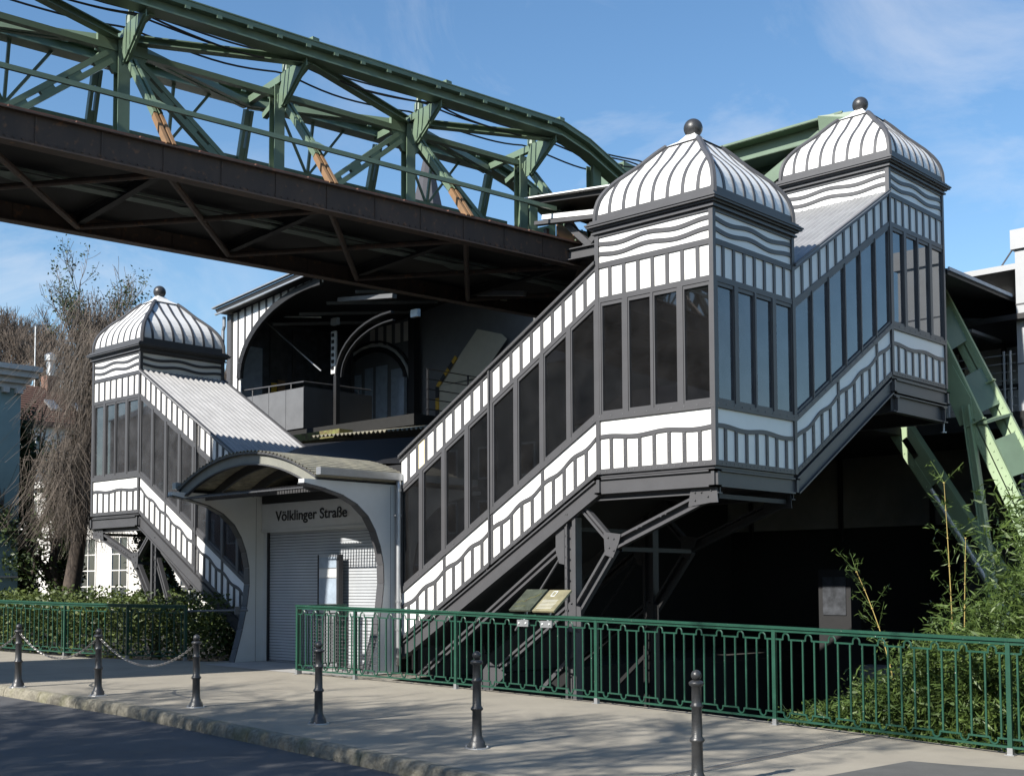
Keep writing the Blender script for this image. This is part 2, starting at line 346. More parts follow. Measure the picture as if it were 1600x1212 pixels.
def frieze(T, fr, F, sgn=1):
    L = F.L; wh = MB(); fslab(wh, F, .03, L - .03, 2.93, 3.34, -.032, -.018); wh.build('frieze_panelling', M['white'], T)
    for hc in (3.215, 3.075):
        fwave(fr, F, .03, L - .03, lambda u: hc + .022 * sin(2 * pi * u / (L * .5) * 1.0 + 2.2), .057, -.028, -.001, 36)
    fslab(fr, F, 0, L, 3.315, 3.36, -.03, .004); fslab(fr, F, 0, L, 2.905, 2.955, -.03, .005)

PROF = [(1, 0), (.997, .09), (.99, .15), (.962, .24), (.925, .305), (.88, .362), (.785, .455), (.68, .535), (.565, .618), (.47, .70), (.38, .78), (.27, .862)]
def rprof(t):
    for (r0, t0), (r1, t1) in zip(PROF, PROF[1:]):
        if t0 <= t <= t1: return r0 + (r1 - r0) * (t - t0) / (t1 - t0)
    return PROF[-1][0]
def dome(T, cx, cy, hw, z0, H):
    sh = MB(); rb = MB(); t1 = PROF[-1][1]; K = 26; ts = [t1 * i / K for i in range(K + 1)]
    for q in range(4):
        a = q * pi / 2; dx, dy = cos(a), sin(a); ex, ey = -sin(a), cos(a)
        pt = lambda r, u, z, o=0.0: (cx + dx * (r + o) + ex * u, cy + dy * (r + o) + ey * u, z)
        for t, t2 in zip(ts, ts[1:]):
            r, r2 = rprof(t) * hw, rprof(t2) * hw
            sh.add([pt(r, -r, z0 + t * H), pt(r, r, z0 + t * H), pt(r2, r2, z0 + t2 * H), pt(r2, -r2, z0 + t2 * H)], [(0, 1, 2, 3)])
        for i in range(1, 8):
            u = hw * (-1 + 2 * i / 8); wd = .027
            for t, t2 in zip(ts, ts[1:]):
                r, r2 = rprof(t) * hw, rprof(t2) * hw
                if abs(u) > r2 - .01: break
                rb.hexa([pt(r, u - wd, z0 + t * H, -.01), pt(r, u + wd, z0 + t * H, -.01), pt(r, u + wd, z0 + t * H, .012), pt(r, u - wd, z0 + t * H, .012),
                         pt(r2, u - wd, z0 + t2 * H, -.01), pt(r2, u + wd, z0 + t2 * H, -.01), pt(r2, u + wd, z0 + t2 * H, .012), pt(r2, u - wd, z0 + t2 * H, .012)])
        # foot band, corner fillets and top ring
        rb.hexa([pt(hw, -hw, z0, -.01), pt(hw, hw, z0, -.01), pt(hw, hw, z0, .014), pt(hw, -hw, z0, .014), pt(hw, -hw, z0 + .095, -.01), pt(hw, hw, z0 + .095, -.01), pt(hw, hw, z0 + .095, .014), pt(hw, -hw, z0 + .095, .014)])
        r = rprof(t1) * hw; rb.hexa([pt(r, -r, z0 + t1 * H - .035, .012), pt(r, r, z0 + t1 * H - .035, .012), pt(r, r, z0 + t1 * H - .035, .03), pt(r, -r, z0 + t1 * H - .035, .03),
                                     pt(r, -r, z0 + t1 * H + .01, -.02), pt(r, r, z0 + t1 * H + .01, -.02), pt(r, r, z0 + t1 * H + .01, .02), pt(r, -r, z0 + t1 * H + .01, .02)])
        # hip rib
        hx, hy = dx + ex, dy + ey; pts = [(cx + hx * (rprof(t) * hw + .004), cy + hy * (rprof(t) * hw + .004), z0 + t * H) for t in ts]
        rb.tube(pts, .044, 6)
        for s_ in (-1, 1):      # rounded fillet where the foot band meets the hip
            P0 = [pt(hw, s_ * (hw - .02), z0 + .07, .008), pt(hw, s_ * (hw - .13), z0 + .07, .008), pt(hw * .998, s_ * (hw - .075), z0 + .085, .008), pt(hw * .996, s_ * (hw - .045), z0 + .115, .008), pt(hw * .994, s_ * (hw - .02), z0 + .19, .009)]
            rb.add(P0, [tuple(range(5))])
    sh.build('dome', M['white'], T); rb.build('dome_ribs', M['grey'], T)
    cp = MB(); r = rprof(t1) * hw; zc = z0 + t1 * H + .004
    for lv in ((r + .045, -.012, r * .55, .085), (r * .55, .085, .05, .20)):
        a, za, b_, zb_ = lv
        cp.add([(cx - a, cy - a, zc + za), (cx + a, cy - a, zc + za), (cx + a, cy + a, zc + za), (cx - a, cy + a, zc + za), (cx - b_, cy - b_, zc + zb_), (cx + b_, cy - b_, zc + zb_), (cx + b_, cy + b_, zc + zb_), (cx - b_, cy + b_, zc + zb_)],
               [(0, 1, 5, 4), (1, 2, 6, 5), (2, 3, 7, 6), (3, 0, 4, 7)])
    cp.build('dome_cap', M['white'], T)
    MB().ball((cx, cy, z0 + H + .105), .135).build('finial', M['bollard'], T, smooth=True)

def frect(L): return [(L * .055, L * .23), (L * .295, L * .475), (L * .515, L * .70), (L * .765, L * .96)]
def tower(T, x0, x1, y0, y1, dz, closed, glasses):
    """closed: the walled sides; every side carries the wave frieze"""
    zb = ZB + dz; fr = MB()
    F = {'front': Face((x0, y0, zb), (1, 0, 0), (0, -1, 0), x1 - x0, 0), 'right': Face((x1, y0, zb), (0, 1, 0), (1, 0, 0), y1 - y0, 0),
         'back': Face((x1, y1, zb), (-1, 0, 0), (0, 1, 0), x1 - x0, 0), 'left': Face((x0, y1, zb), (0, -1, 0), (-1, 0, 0), y1 - y0, 0)}
    for k, f in F.items():
        frieze(T, fr, f)
        if k in closed:
            lower_band(T, fr, f, 8, 0, 4, .017, 0.4); upper_band(T, fr, f, 8); windows(T, f, frect(f.L), glasses.get(k, G_front))
    for x in (x0, x1):
        for y in (y0, y1):
            sx = 1 if x == x1 else -1; sy = 1 if y == y1 else -1
            fr.box(min(x - sx * .055, x + sx * .012), max(x - sx * .055, x + sx * .012), min(y - sy * .055, y + sy * .012), max(y - sy * .055, y + sy * .012), zb, zb + 3.37)
    fr.build('frame', M['grey'], T)
    co = MB()
    for o, a, b in ((.045, 3.36, 3.385), (.022, 3.385, 3.42), (.060, 3.42, 3.447), (.10, 3.447, 3.475), (.115, 3.475, 3.495), (.085, 3.495, 3.52), (.062, 3.52, 3.545)):
        co.box(x0 - o, x1 + o, y0 - o, y1 + o, zb + a, zb + b)
    co.build('cornice', M['grey'], T)
    dome(T, (x0 + x1) / 2, (y0 + y1) / 2, (x1 - x0) / 2 + .012, zb + 3.545, 1.26)
    for (a, b) in (((x0 - .03, y0 + .03), (x1 + .03, y0 + .03)), ((x1 - .03, y0 - .03), (x1 - .03, y1 + .03)), ((x0 - .03, y1 - .03), (x1 + .03, y1 - .03)), ((x0 + .03, y0 - .03), (x0 + .03, y1 + .03))):
        st = MB(); st.ibeam((*a, zb - .165), (*b, zb - .165), .12, .22, .022, web=.05); st.build('floor_beam', M['grey'], T)
    MB().box(x0 + .03, x1 - .03, y0 + .03, y1 - .03, zb - .04, zb - .005).build('floor', M['grey'], T)
    MB().box(x0 + .05, x1 - .05, y0 + .05, y1 - .05, zb + 2.95, zb + 2.99).build('ceiling', M['grey_lite'], T)

def corrug(A0, A1, B0, B1, n, amp, th=.012):
    """sheet with corrugations running from A to B; A0-A1 is the cross edge"""
    A0, A1, B0, B1 = map(V, (A0, A1, B0, B1)); nn = (A1 - A0).cross(B0 - A0).normalized()
    if nn.z < 0: nn = -nn
    mb = MB(); m = n * 6; ra = []; rb_ = []
    for i in range(m + 1):
        f = i / m; o = nn * amp * sin(2 * pi * n * f); ra.append(A0.lerp(A1, f) + o); rb_.append(B0.lerp(B1, f) + o)
    mb.strip(ra, rb_); mb.strip([p - nn * th for p in ra], [p - nn * th for p in rb_]); return mb

def flight(T, p0, d, L, wd, inward, m, npan, panes, glass, sides, roofmat, divs=(), cream=(), step_dir=1):
    """p0: outer foot corner at u=0; d: run direction; inward: unit vector to the far wall"""
    n = -V(inward)
    Fs = {'outer': Face(p0, d, n, L, m), 'inner': Face(V(p0) + V(inward) * wd, d, V(inward), L, m)}
    for k in sides:
        f = Fs[k]; fr = MB()
        lower_band(T, fr, f, npan, 5, 2.5, .024, .9); upper_band(T, fr, f, npan, cream=cream if k == 'outer' else ()); windows(T, f, panes, glass)
        for u in divs: fslab(fr, f, u - .016, u + .016, 0, 2.93, -.02, .03)
        fr.build('frame', M['grey'], T)
    F, Gf = Fs['outer'], Fs['inner']
    for f in Fs.values(): st = MB(); st.ibeam(f.P(-.0, -.175, -.05), f.P(L, -.175, -.05), .12, .22, .022, web=.05); st.build('stringer', M['grey'], T)
    A0, A1, B0, B1 = F.P(0, 2.955, .05), Gf.P(0, 2.955, .05), F.P(L, 2.955, .05), Gf.P(L, 2.955, .05)
    if (B0.z < A0.z): pass
    corrug(A0, A1, B0, B1, 17, .022).build('roof', roofmat, T)
    for f in Fs.values(): fl = MB(); fslab(fl, f, 0, L, 2.945, 2.99, .006, .045); fl.build('roof_flashing', M['grey'], T)
    so = MB(); P = lambda u, h, q: F.P(u, h, -.04 - (wd - .08) * q)
    so.hexa([P(0, -.09, 0), P(L, -.09, 0), P(L, -.09, 1), P(0, -.09, 1), P(0, -.06, 0), P(L, -.06, 0), P(L, -.06, 1), P(0, -.06, 1)]); so.build('soffit', M['grey'], T)
    sp = MB(); k = 13
    for i in range(k):
        u0 = L * i / k; u1 = L * (i + 1) / k; z = max(F.P(u0, 0).z, F.P(u1, 0).z) + .0
        a, b, c, e = P(u0, 0, 0), P(u1, 0, 0), P(u1, 0, 1), P(u0, 0, 1)
        sp.hexa([(a.x, a.y, z - .03), (b.x, b.y, z - .03), (c.x, c.y, z - .03), (e.x, e.y, z - .03), (a.x, a.y, z), (b.x, b.y, z), (c.x, c.y, z), (e.x, e.y, z)])
    sp.build('steps', M['grey_lite'], T)
    for q in (.06, .94): hr = MB(); hr.tube([P(.05, .95, q), P(L - .05, .95, q)], .022, 8); hr.build('handrail', M['steel'], T)

SL = .59
G1 = 'domed stair towers'; G2 = 'glazed stair flights'
t = thing('stair_tower', 'nearest striped stair tower at the street corner, largest white dome', 'stair tower', (-.97, 1, ZB), G1)
tower(t, -1.946, 0, 0, 2.02, 0, ('front', 'right'), {'right': G_side})
t = thing('stair_tower', 'striped domed stair tower behind the large one, shorter of the two on the right', 'stair tower', (-.97, 6, ZB + 1.77), G1)
tower(t, -1.946, 0, 5.02, 7.04, 1.772, ('right', 'back'), {'right': G_side})
t = thing('stair_tower', 'striped domed stair tower at the far left beside the bare trees', 'stair tower', (-15.03, 1, ZB), G1)
tower(t, -16.0, -14.054, 0, 2.02, 0, ('front', 'left', 'back'), {'front': G_left, 'back': G_left, 'left': G_left})

def fpanes(L, n, gap=.115, edge=.05):
    k = (L - 2 * edge + gap) / n; return [(edge + i * k, edge + (i + 1) * k - gap) for i in range(n)]
LF = 4.1
t = thing('stair_flight', 'long glazed flight climbing right from the portal to the large tower', 'staircase', (-4, 1, 1), G2)
flight(t, (-1.946 - LF, 0, ZB - SL * LF), (1, 0, 0), LF, 2.02, (0, 1, 0), SL, 20, fpanes(LF, 8), G_front, ('outer', 'inner'), M['zinc'], (2.02,), (2,))
t = thing('stair_flight', 'blue shaded glazed flight joining the two right hand towers', 'staircase', (-1, 3.5, ZB), G2)
flight(t, (0, 2.02, ZB), (0, 1, 0), 3.0, 1.946, (-1, 0, 0), SL, 12, fpanes(3.0, 6, .07), G_side, ('outer', 'inner'), M['zinc'])
LL = 4.0
t = thing('stair_flight', 'glazed flight with pale corrugated roof descending from the far left tower', 'staircase', (-12, 1, 2), G2)
flight(t, (-14.054, 0, ZB), (1, 0, 0), LL, 2.02, (0, 1, 0), -SL, 20, fpanes(LL, 8), G_left, ('outer', 'inner'), M['zinc'], (2.12,))

# ------------------------------------------------------------------ trestles below the towers
def member(mb, a, b, y, wd=.09, gap=.10, ny=1):
    """pair of channels with a dark gap between them, in the plane y"""
    a = V((a[0], y, a[1])); b = V((b[0], y, b[1])); d = (b - a).normalized(); s_ = V((-d.z, 0, d.x))
    for q in (1, -1): mb.bar(a + s_ * q * (gap / 2 + .01), b + s_ * q * (gap / 2 + .01), .09, .035, up=s_)
    mb.bar(a + V((0, .04, 0)), b + V((0, .04, 0)), .014, gap, up=s_)
def rivets(mb, pts, y, r=.011):
    for x, z in pts: mb.lathe([(r, 0), (r * .9, r * .7), (r * .4, r)], (0, 0, 0), 6) if False else mb.box(x - r, x + r, y - r * 1.4, y, z - r, z + r)
def trestle(label, cx, s, loc, ylist, dark_rear=False):
    T = thing('support_frame', label, 'steel support', loc, 'steel frames carrying the stairs')
    X = lambda x: cx + s * x     # x measured from the outer tower corner towards the portal
    for y in ylist:
        GM = M['black'] if (dark_rear and y > 1) else M['grey']  # rear frame coloured black in place of the shade there
        cl = MB(); a, b = X(-2.58 + .0), X(-2.38)
        cl.box(min(a, a + s * .045), max(a, a + s * .045), y - .07, y + .07, -3.0 if s > 0 else .1, 2.66); cl.box(min(b - s * .06, b), max(b - s * .06, b), y - .07, y + .07, -3.0 if s > 0 else .1, 2.56)
        cl.box(min(a, b) + .03, max(a, b) - .03, y - .01, y + .01, -3.0 if s > 0 else .1, 2.6)
        for i in range(16): z = .35 + i * .15; cl.box(a + s * .045, a + s * .062, y - .085, y - .07, z, z + .02); cl.box(a + s * .018 - .009, a + s * .018 + .009, y - .08, y - .07, z, z + .018)
        cl.build('column', GM, T)
        br = MB(); member(br, (X(-1.71), 2.17), (X(-.12), 2.78), y); br.build('upper_brace', GM, T)
        br = MB(); member(br, (X(-1.74), 2.12), (X(-2.50), 1.12), y); br.build('lower_brace', GM, T)
        br = MB(); member(br, (X(-1.77), 2.2), (X(-2.33), 2.74), y, gap=.04); br.build('inner_brace', GM, T)
        br = MB(); br.ibeam((X(-2.15), y, 2.83), (X(.0), y, 2.83), .10, .11, .018); br.build('bearer', GM, T)
        for poly in ([(-1.88, 2.34), (-1.58, 2.30), (-1.62, 2.18), (-1.72, 1.98), (-1.86, 2.02)], [(-.42, 2.86), (-.02, 2.88), (.0, 2.66), (-.12, 2.66), (-.46, 2.62)], [(-2.45, 2.66), (-2.15, 2.88), (-2.08, 2.80), (-2.38, 2.55)], [(-2.56, 1.35), (-2.3, 1.3), (-2.3, .95), (-2.56, .95)]):
            gs = MB(); gs.extrude([(X(px), y - .058, pz) for px, pz in poly], (0, .012, 0)); gs.build('gusset', GM, T)
        gs = MB()
        for px, pz in ((-1.8, 2.26), (-1.7, 2.24), (-1.78, 2.12), (-1.7, 2.08), (-.35, 2.8), (-.25, 2.8), (-.35, 2.7), (-.1, 2.82), (-.15, 2.74), (-2.38, 2.68), (-2.25, 2.78), (-1.3, 2.36), (-1.22, 2.39), (-.9, 2.51), (-.82, 2.54), (-2.05, 1.76), (-2.2, 1.56)):
            gs.ball((X(px), y - .064, pz), .014, 5)
        gs.build('rivets', GM, T)
        if s > 0:
            br = MB(); member(br, (X(-2.62), 2.18), (X(-5.9), .02), y, gap=.06); br.build('long_tie', GM, T)
            br = MB(); member(br, (X(-2.42), 1.42 - .05), (X(-4.3), .12), y, gap=.05); br.build('lower_tie', GM, T)
            br = MB(); br.tube([(X(-2.68), y, 2.05), (X(-3.6), y, .95)], .02, 6); br.tube([(X(-2.4), y, .7), (X(-3.1), y, .1)], .04, 4); br.build('tie_rod', GM, T)
            gs = MB(); gs.extrude([(X(-2.76), y - .055, 2.38), (X(-2.6), y - .055, 2.50), (X(-2.6), y - .055, 1.90), (X(-2.70), y - .055, 1.92), (X(-2.76), y - .055, 2.1)], (0, .012, 0)); gs.build('gusset', GM, T); gs = MB()
            gs.extrude([(X(-4.5), y - .055, .05), (X(-4.1), y - .055, .48), (X(-3.75), y - .055, .3), (X(-4.2), y - .055, -.1)], (0, .012, 0)); gs.build('gusset', GM, T)
        else:
            br = MB(); member(br, (X(-2.50), 2.25), (X(-3.38), .55), y, gap=.05); br.build('raking_leg', GM, T)
            br = MB(); member(br, (X(-2.75), 2.35), (X(-3.75), 1.6), y, gap=.07); br.build('tie', GM, T)
    cr = MB()
    for px, pz in ((-2.48, 2.4), (-1.7, 2.1), (-.1, 2.75)): cr.bar((X(px), ylist[0] + .08, pz), (X(px), ylist[-1] - .08, pz), .06, .06)
    pass
    cr.build('cross_bracing', GM, T)
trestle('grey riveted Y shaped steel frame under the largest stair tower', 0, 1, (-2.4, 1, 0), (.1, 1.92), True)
trestle('grey riveted steel frame under the far left stair tower', -16.0, -1, (-13.6, 1, .3), (.1, 1.92))
T = thing('support_frame', 'dark steel frame in the shade under the rear right tower', 'steel support', (-1, 5.3, 0), 'steel frames carrying the stairs')
for y in (5.15, 6.9):
    b = MB(); b.ibeam((-2.2, y, 4.45), (.02, y, 4.45), .12, .26, .02); b.build('bearer', M['grey'], T)
b = MB(); b.ibeam((-.06, 5.05, 4.47), (-.06, 7.05, 4.47), .12, .28, .02); b.build('bearer', M['grey'], T)
b = MB(); b.lathe([(.05, 0), (.05, .02), (.018, .03), (.018, .20)], (-.06, 7.0, 4.16), 8); b.build('levelling_bolt', M['steel'], T)

# ------------------------------------------------------------------ entrance portal
P = thing('entrance_portal', 'station entrance with barrel canopy, closed grey shutter and black street name lettering', 'entrance', (-7.95, 0, .25))
prof = [(-1.87, 3.23), (.02, 3.23), (.02, .24), (-.60, .24), (-.52, .50), (-.42, .85), (-.33, 1.25), (-.28, 1.65), (-.29, 1.95), (-.35, 2.22), (-.45, 2.47), (-.60, 2.70), (-.82, 2.88), (-1.10, 3.01), (-1.45, 3.10), (-1.87, 3.17)]
for xa, xb in ((-6.25, -6.1), (-9.90, -9.75)):
    b = MB(); b.extrude([(xa + .012, y, z) for y, z in prof], (xb - xa - .012, 0, 0)); pl = b.build('side_plate', M['plate'], P)
    r = MB(); e = prof[3:]
    for (y0, z0), (y1, z1) in zip(e, e[1:]): r.hexa([(xa - .002, y0, z0), (xb + .003, y0, z0), (xb + .003, y0 + .012, z0), (xa - .002, y0 + .012, z0), (xa - .002, y1, z1), (xb + .003, y1, z1), (xb + .003, y1 + .012, z1), (xa - .002, y1 + .012, z1)]) if False else r.bar((( xa + xb) / 2, y0 - .006, z0), ((xa + xb) / 2, y1 - .006, z1 - .006), xb - xa + .008, .018, up=(0, -1, .2))
    r.build('edge_trim', M['grey'], pl)
    s_ = MB(); s_.box(xb + .0005, xb + .003, -.150, -.144, .26, 3.2); s_.build('panel_joint', M['grey'], pl)
AX, AW, AZ, AR = -8.03, 1.93, 3.30, .50
def arcpt(f, dr=0.0):   # f 0..1 left to right
    R = (AW ** 2 + AR ** 2) / (2 * AR); th = math.asin(AW / R); a = -th + 2 * th * f
    return (AX + (R + dr) * sin(a), AZ + AR - R + (R + dr) * cos(a))
b = MB(); K = 60; fine = 26
nf = 240; top = []
for i in range(nf + 1):
    f = i / nf; x, z = arcpt(f, .012 * (1 if (i // 3) % 2 else -1)); top.append((x, z))
b.strip([(x, -1.66, z) for x, z in top], [(x, .42, z) for x, z in top]); b.strip([(x, -1.66, z - .02) for x, z in top], [(x, .42, z - .02) for x, z in top])
b.build('canopy_roof', M['lichen'], P)
def archrib(y0, y1, d0, d1, name, m):
    b = MB(); n = 30
    for i in range(n):
        a0 = arcpt(i / n, d0); a1 = arcpt((i + 1) / n, d0); c0 = arcpt(i / n, d1); c1 = arcpt((i + 1) / n, d1)
        b.hexa([(c0[0], y0, c0[1]), (c1[0], y0, c1[1]), (c1[0], y1, c1[1]), (c0[0], y1, c0[1]), (a0[0], y0, a0[1]), (a1[0], y0, a1[1]), (a1[0], y1, a1[1]), (a0[0], y1, a0[1])])
    b.build(name, m, P)
archrib(-1.60, -1.585, -.03, -.20, 'arch_beam', mat('weathered_arch_paint', (.22, .22, .19), .6, scale=3)); archrib(-1.655, -1.56, -.012, -.045, 'arch_flange', M['grey']); archrib(-1.63, -1.56, -.20, -.222, 'arch_flange', M['grey'])
archrib(-.95, -.90, -.03, -.17, 'arch_beam', M['grey']); archrib(-.25, -.20, -.03, -.17, 'arch_beam', M['grey'])
for xs_, s_ in ((-6.08, 1), (-9.98, -1)):
    b = MB(); b.box(min(xs_, xs_ + s_ * .11), max(xs_, xs_ + s_ * .11), -1.66, .0, 3.30, 3.41); b.box(min(xs_, xs_ + s_ * .09), max(xs_, xs_ + s_ * .09), -1.64, -.02, 3.41, 3.415); b.build('gutter', M['steel'], P)
    b = MB(); x = xs_ - s_ * .05
    for y in (-1.60, -.82, -.04): b.box(x - .02, x + .02, y - .02, y + .02, 3.23, 3.31)
    b.box(x - .01, x + .01, -1.6, -.02, 3.232, 3.30) ; b.build('clerestory', M['black'], P)
b = MB(); b.tube([(-6.02, -.05, 3.34), (-6.0, -.06, 3.2), (-5.99, -.07, 3.05), (-5.99, -.07, .62), (-5.99, -.07, .34)], .042, 10); b.build('downpipe', M['steel'], P, smooth=True)
b = MB()
for z in (3.12, 2.72, 1.35, .9): b.lathe([(.05, 0), (.05, .035)], (-5.99, -.07, z), 10)
b.box(-6.10, -5.98, -.08, -.06, 2.73, 2.75); b.build('pipe_clamps', M['steel'], P)
# slatted tray hanging under the canopy
b = MB()
for i in range(46): x = -9.55 + i * .070; b.bar((x, -1.72, 3.11), (x + .03, -1.25, 3.20), .025, .04)
b.box(-9.7, -6.3, -1.74, -1.725, 3.105, 3.125); b.box(-9.7, -6.3, -1.25, -1.23, 3.10, 3.18); b.build('slatted_tray', M['grey'], P)
b = MB(); b.box(-9.7, -6.3, -.06, .0, 3.10, 3.28); b.build('lintel', M['black'], P)
# wall, shutter and sign
b = MB(); b.box(-9.75, -6.25, .02, .10, 2.58, 3.24); b.box(-9.75, -9.62, .02, .10, .26, 2.58); b.build('front_wall', M['plate'], P)
b = MB(); n = 44; z0, z1 = .30, 2.58
for i in range(n):
    a = z0 + (z1 - z0) * i / n; c = z0 + (z1 - z0) * (i + 1) / n; b.box(-9.60, -6.26, .040, .075, a + .009, c)
sh = b.build('roller_shutter', M['door'], P)
MB().box(-9.60, -6.26, .050, .072, .3, 2.58).build('slat_joints', M['ink'], sh)
MB().box(-9.60, -6.26, .03, .08, .25, .30).build('bottom_bar', M['steel'], sh)
b = MB(); b.box(-9.62, -9.585, .0, .06, .25, 2.58); b.build('guide_rail', M['ink'], P)
b = MB(); b.box(-9.74, -6.26, -.03, .018, 2.62, 3.09); sg = b.build('sign_board', M['sign'], P)
b = MB(); b.box(-9.74, -6.26, -.045, -.0305, 2.575, 2.635); b.build('sign_trim', M['plate'], P)
cu = bpy.data.curves.new('lettering_curve', 'FONT'); cu.body = 'Völklinger Straße'; cu.size = 1.0; cu.extrude = .01; cu.offset = .014; cu.space_character = 1.0
to = bpy.data.objects.new('lettering_tmp', cu); COL.objects.link(to); bpy.context.view_layer.update()
me = bpy.data.meshes.new_from_object(to.evaluated_get(bpy.context.evaluated_depsgraph_get())); bpy.data.objects.remove(to)
co = np.empty(len(me.vertices) * 3); me.vertices.foreach_get('co', co); co = co.reshape(-1, 3); lo, hi = co.min(0), co.max(0)
sx = 2.00 / (hi[0] - lo[0]); capz = .185 / .73
nv = np.empty_like(co); nv[:, 0] = -9.32 + (co[:, 0] - lo[0]) * sx; nv[:, 1] = -.040 - co[:, 2] * .2; nv[:, 2] = 2.775 + co[:, 1] * capz
nv -= np.array(P.location)
me.vertices.foreach_set('co', nv.reshape(-1)); me.materials.clear(); me.materials.append(M['ink']); me.update()
lt = bpy.data.objects.new('lettering', me); COL.objects.link(lt); lt.parent = sg
b = MB(); b.box(-11.0, -9.3, -.93, -.90, 1.17, 1.20); b.box(-9.93, -9.90, -.93, .0, 1.17, 1.20); b.box(-10.98, -10.95, -.93, -.90, .3, 1.17)
bb = thing('barrier_rail', 'thin grey horizontal barrier rail left of the shuttered entrance', 'rail', (-10.2, -.9, .3))
b = MB(); b.tube([(-10.85, -.92, 1.13), (-10.75, -.92, 1.17), (-9.80, -.55, 1.19), (-9.60, -.42, 1.19)], .02, 8); b.build('bar', M['grey_lite'], bb)
b = MB(); b.tube([(-10.8, -.92, .3), (-10.8, -.92, 1.15)], .02, 8); b.build('post', M['grey_lite'], bb); b = MB(); b.box(-9.745, -9.72, -.6, -.5, 1.12, 1.26); b.build('bracket', M['grey_lite'], bb)
# timetable pillar before the shutter
S = thing('timetable_pillar', 'tall narrow silver timetable pillar standing before the grey shutter', 'display pillar', (-7.68, -.12, .25))
b = MB(); b.box(-7.92, -7.42, -.16, -.09, .27, 2.14); b.build('body', M['steel'], S)
b = MB(); b.box(-7.42, -7.37, -.17, -.08, .27, 2.14); b.box(-7.94, -7.92, -.17, -.08, .27, 2.14); b.build('edge', M['ink'], S)
for a, c, m_ in ((1.92, 2.10, 'bluegrey'), (1.76, 1.90, 'plate'), (1.32, 1.74, 'bluegrey'), (1.12, 1.30, 'steel'), (.80, 1.09, 'steel')):
    b = MB(); b.box(-7.90, -7.44, -.168, -.1605, a, c); b.build('panel', M[m_], S)
b = MB()
for z in (1.2, .93):
    for x in (-7.72, -7.62): b.ball((x, -.17, z), .016, 5)
b.build('knobs', M['ink'], S)
# passage behind the portal and the flat dark roof over it
Lk = thing('link_passage', 'low dark roofed passage between the entrance canopy and the station hall', 'passage', (-8, 2.5, .2))
MB().box(-9.9, -6.1, .45, 4.7, .1, 3.6).build('wall', M['black'], Lk)
b = MB(); b.add([(-12.0, .44, 4.02), (-6.15, .44, 3.62), (-6.15, 2.05, 3.8), (-8.2, 4.7, 4.70), (-14.2, 4.7, 4.86), (-12.4, 2.1, 4.55)], [(0, 1, 2, 3, 4, 5)]); b.add([(-12.0, .44, 3.92), (-6.15, .44, 3.52), (-6.15, 2.05, 3.7), (-8.2, 4.7, 4.60), (-14.2, 4.7, 4.76), (-12.4, 2.1, 4.45)], [(0, 1, 2, 3, 4, 5)]); b.build('roof', M['black'], Lk)
b = MB(); b.box(-9.95, -6.1, .40, .46, 3.2, 3.62); b.build('fascia', M['black'], Lk)
corrug((-13.4, 5.0, 5.14), (-8.6, 5.0, 5.02), (-13.4, 3.9, 4.98), (-8.6, 3.9, 4.80), 34, .025).build('lower_roof', M['lichen'], Lk)
b = MB(); b.box(-15.0, -13.2, 4.55, 4.95, 5.02, 5.2); b.build('gutter_planting', M['olive'], Lk)

# ------------------------------------------------------------------ station hall
H = thing('station_hall', 'dark platform hall behind the stairs with arched gable and striped panels', 'station', (-8, 8, 5))
def xzprism(pts, y0, y1): return MB().extrude([(x, y0, z) for x, z in pts], (0, y1 - y0, 0))
xzprism([(-18.15, 8.62), (-14.5, 8.98), (-11.3, 9.30), (-11.3, 9.42), (-14.5, 9.10), (-18.25, 8.73)], 4.55, 22).build('roof', M['black'], H, label='left roof slope over the far platform')
b = MB(); b.bar((-18.3, 4.52, 8.76), (-11.2, 4.52, 9.46), .10, .03); b.bar((-18.25, 4.56, 8.60), (-11.2, 4.56, 9.29), .05, .04); b.build('roof_edge', M['steel'], H)
RR = [(-7.35, 9.12), (-5.0, 8.86), (-2.6, 8.2), (-2.1, 8.0)]
xzprism(RR + [(x, z + .13) for x, z in RR[::-1]], 4.55, 9).build('roof', M['black'], H, label='right roof slope behind the large tower')
RR2 = [(-7.35, 9.12), (-5.0, 8.86), (-3.2, 8.2), (-2.1, 7.3), (.02, 6.90)]
xzprism(RR2 + [(x, z + .10) for x, z in RR2[::-1]], 7.12, 9.76).build('roof', M['black'], H)
b = MB(); b.bar((-7.5, 4.50, 9.24), (-5.0, 4.50, 8.98), .14, .025); b.bar((-5.0, 4.50, 8.96), (-2.6, 4.50, 8.28), .14, .035); b.build('roof_edge', M['white'], H)
b = MB(); b.bar((-6.95, 4.54, 8.78), (-5.0, 4.54, 8.53), .06, .09); b.build('fascia_band', M['white'], H)
b = MB(); b.bar((-7.1, 4.52, 8.68), (-5.0, 4.52, 8.43), .14, .07); b.ibeam((-7.05, 4.7, 7.98), (-4.5, 4.7, 7.9), .15, .22, .02); b.bar((-7.0, 4.7, 8.6), (-7.0, 4.7, 8.0), .08, .08); b.build('truss', M['grey'], H)
b = MB(); b.bar((-6.5, 4.75, 8.6), (-5.9, 4.75, 8.05), .12, .12); b.bar((-6.1, 4.8, 8.05), (-5.3, 4.8, 8.6), .12, .12); b.build('truss_diagonal', M['grey'], H)
xzprism([(-7.35, 9.12), (-5.0, 8.86), (-3.2, 8.2), (-2.1, 7.3), (.02, 6.90), (.02, 7.0), (-2.1, 7.4), (-3.2, 8.3), (-5.0, 8.96), (-7.35, 9.22)], 9.76, 22).build('roof', M['black'], H)
b = MB(); b.bar((.05, 7.10, 6.99), (.05, 9.88, 6.99), .03, .06); b.build('eave_edge', mat('blue_grey_flashing', (.28, .36, .46), .4), H)
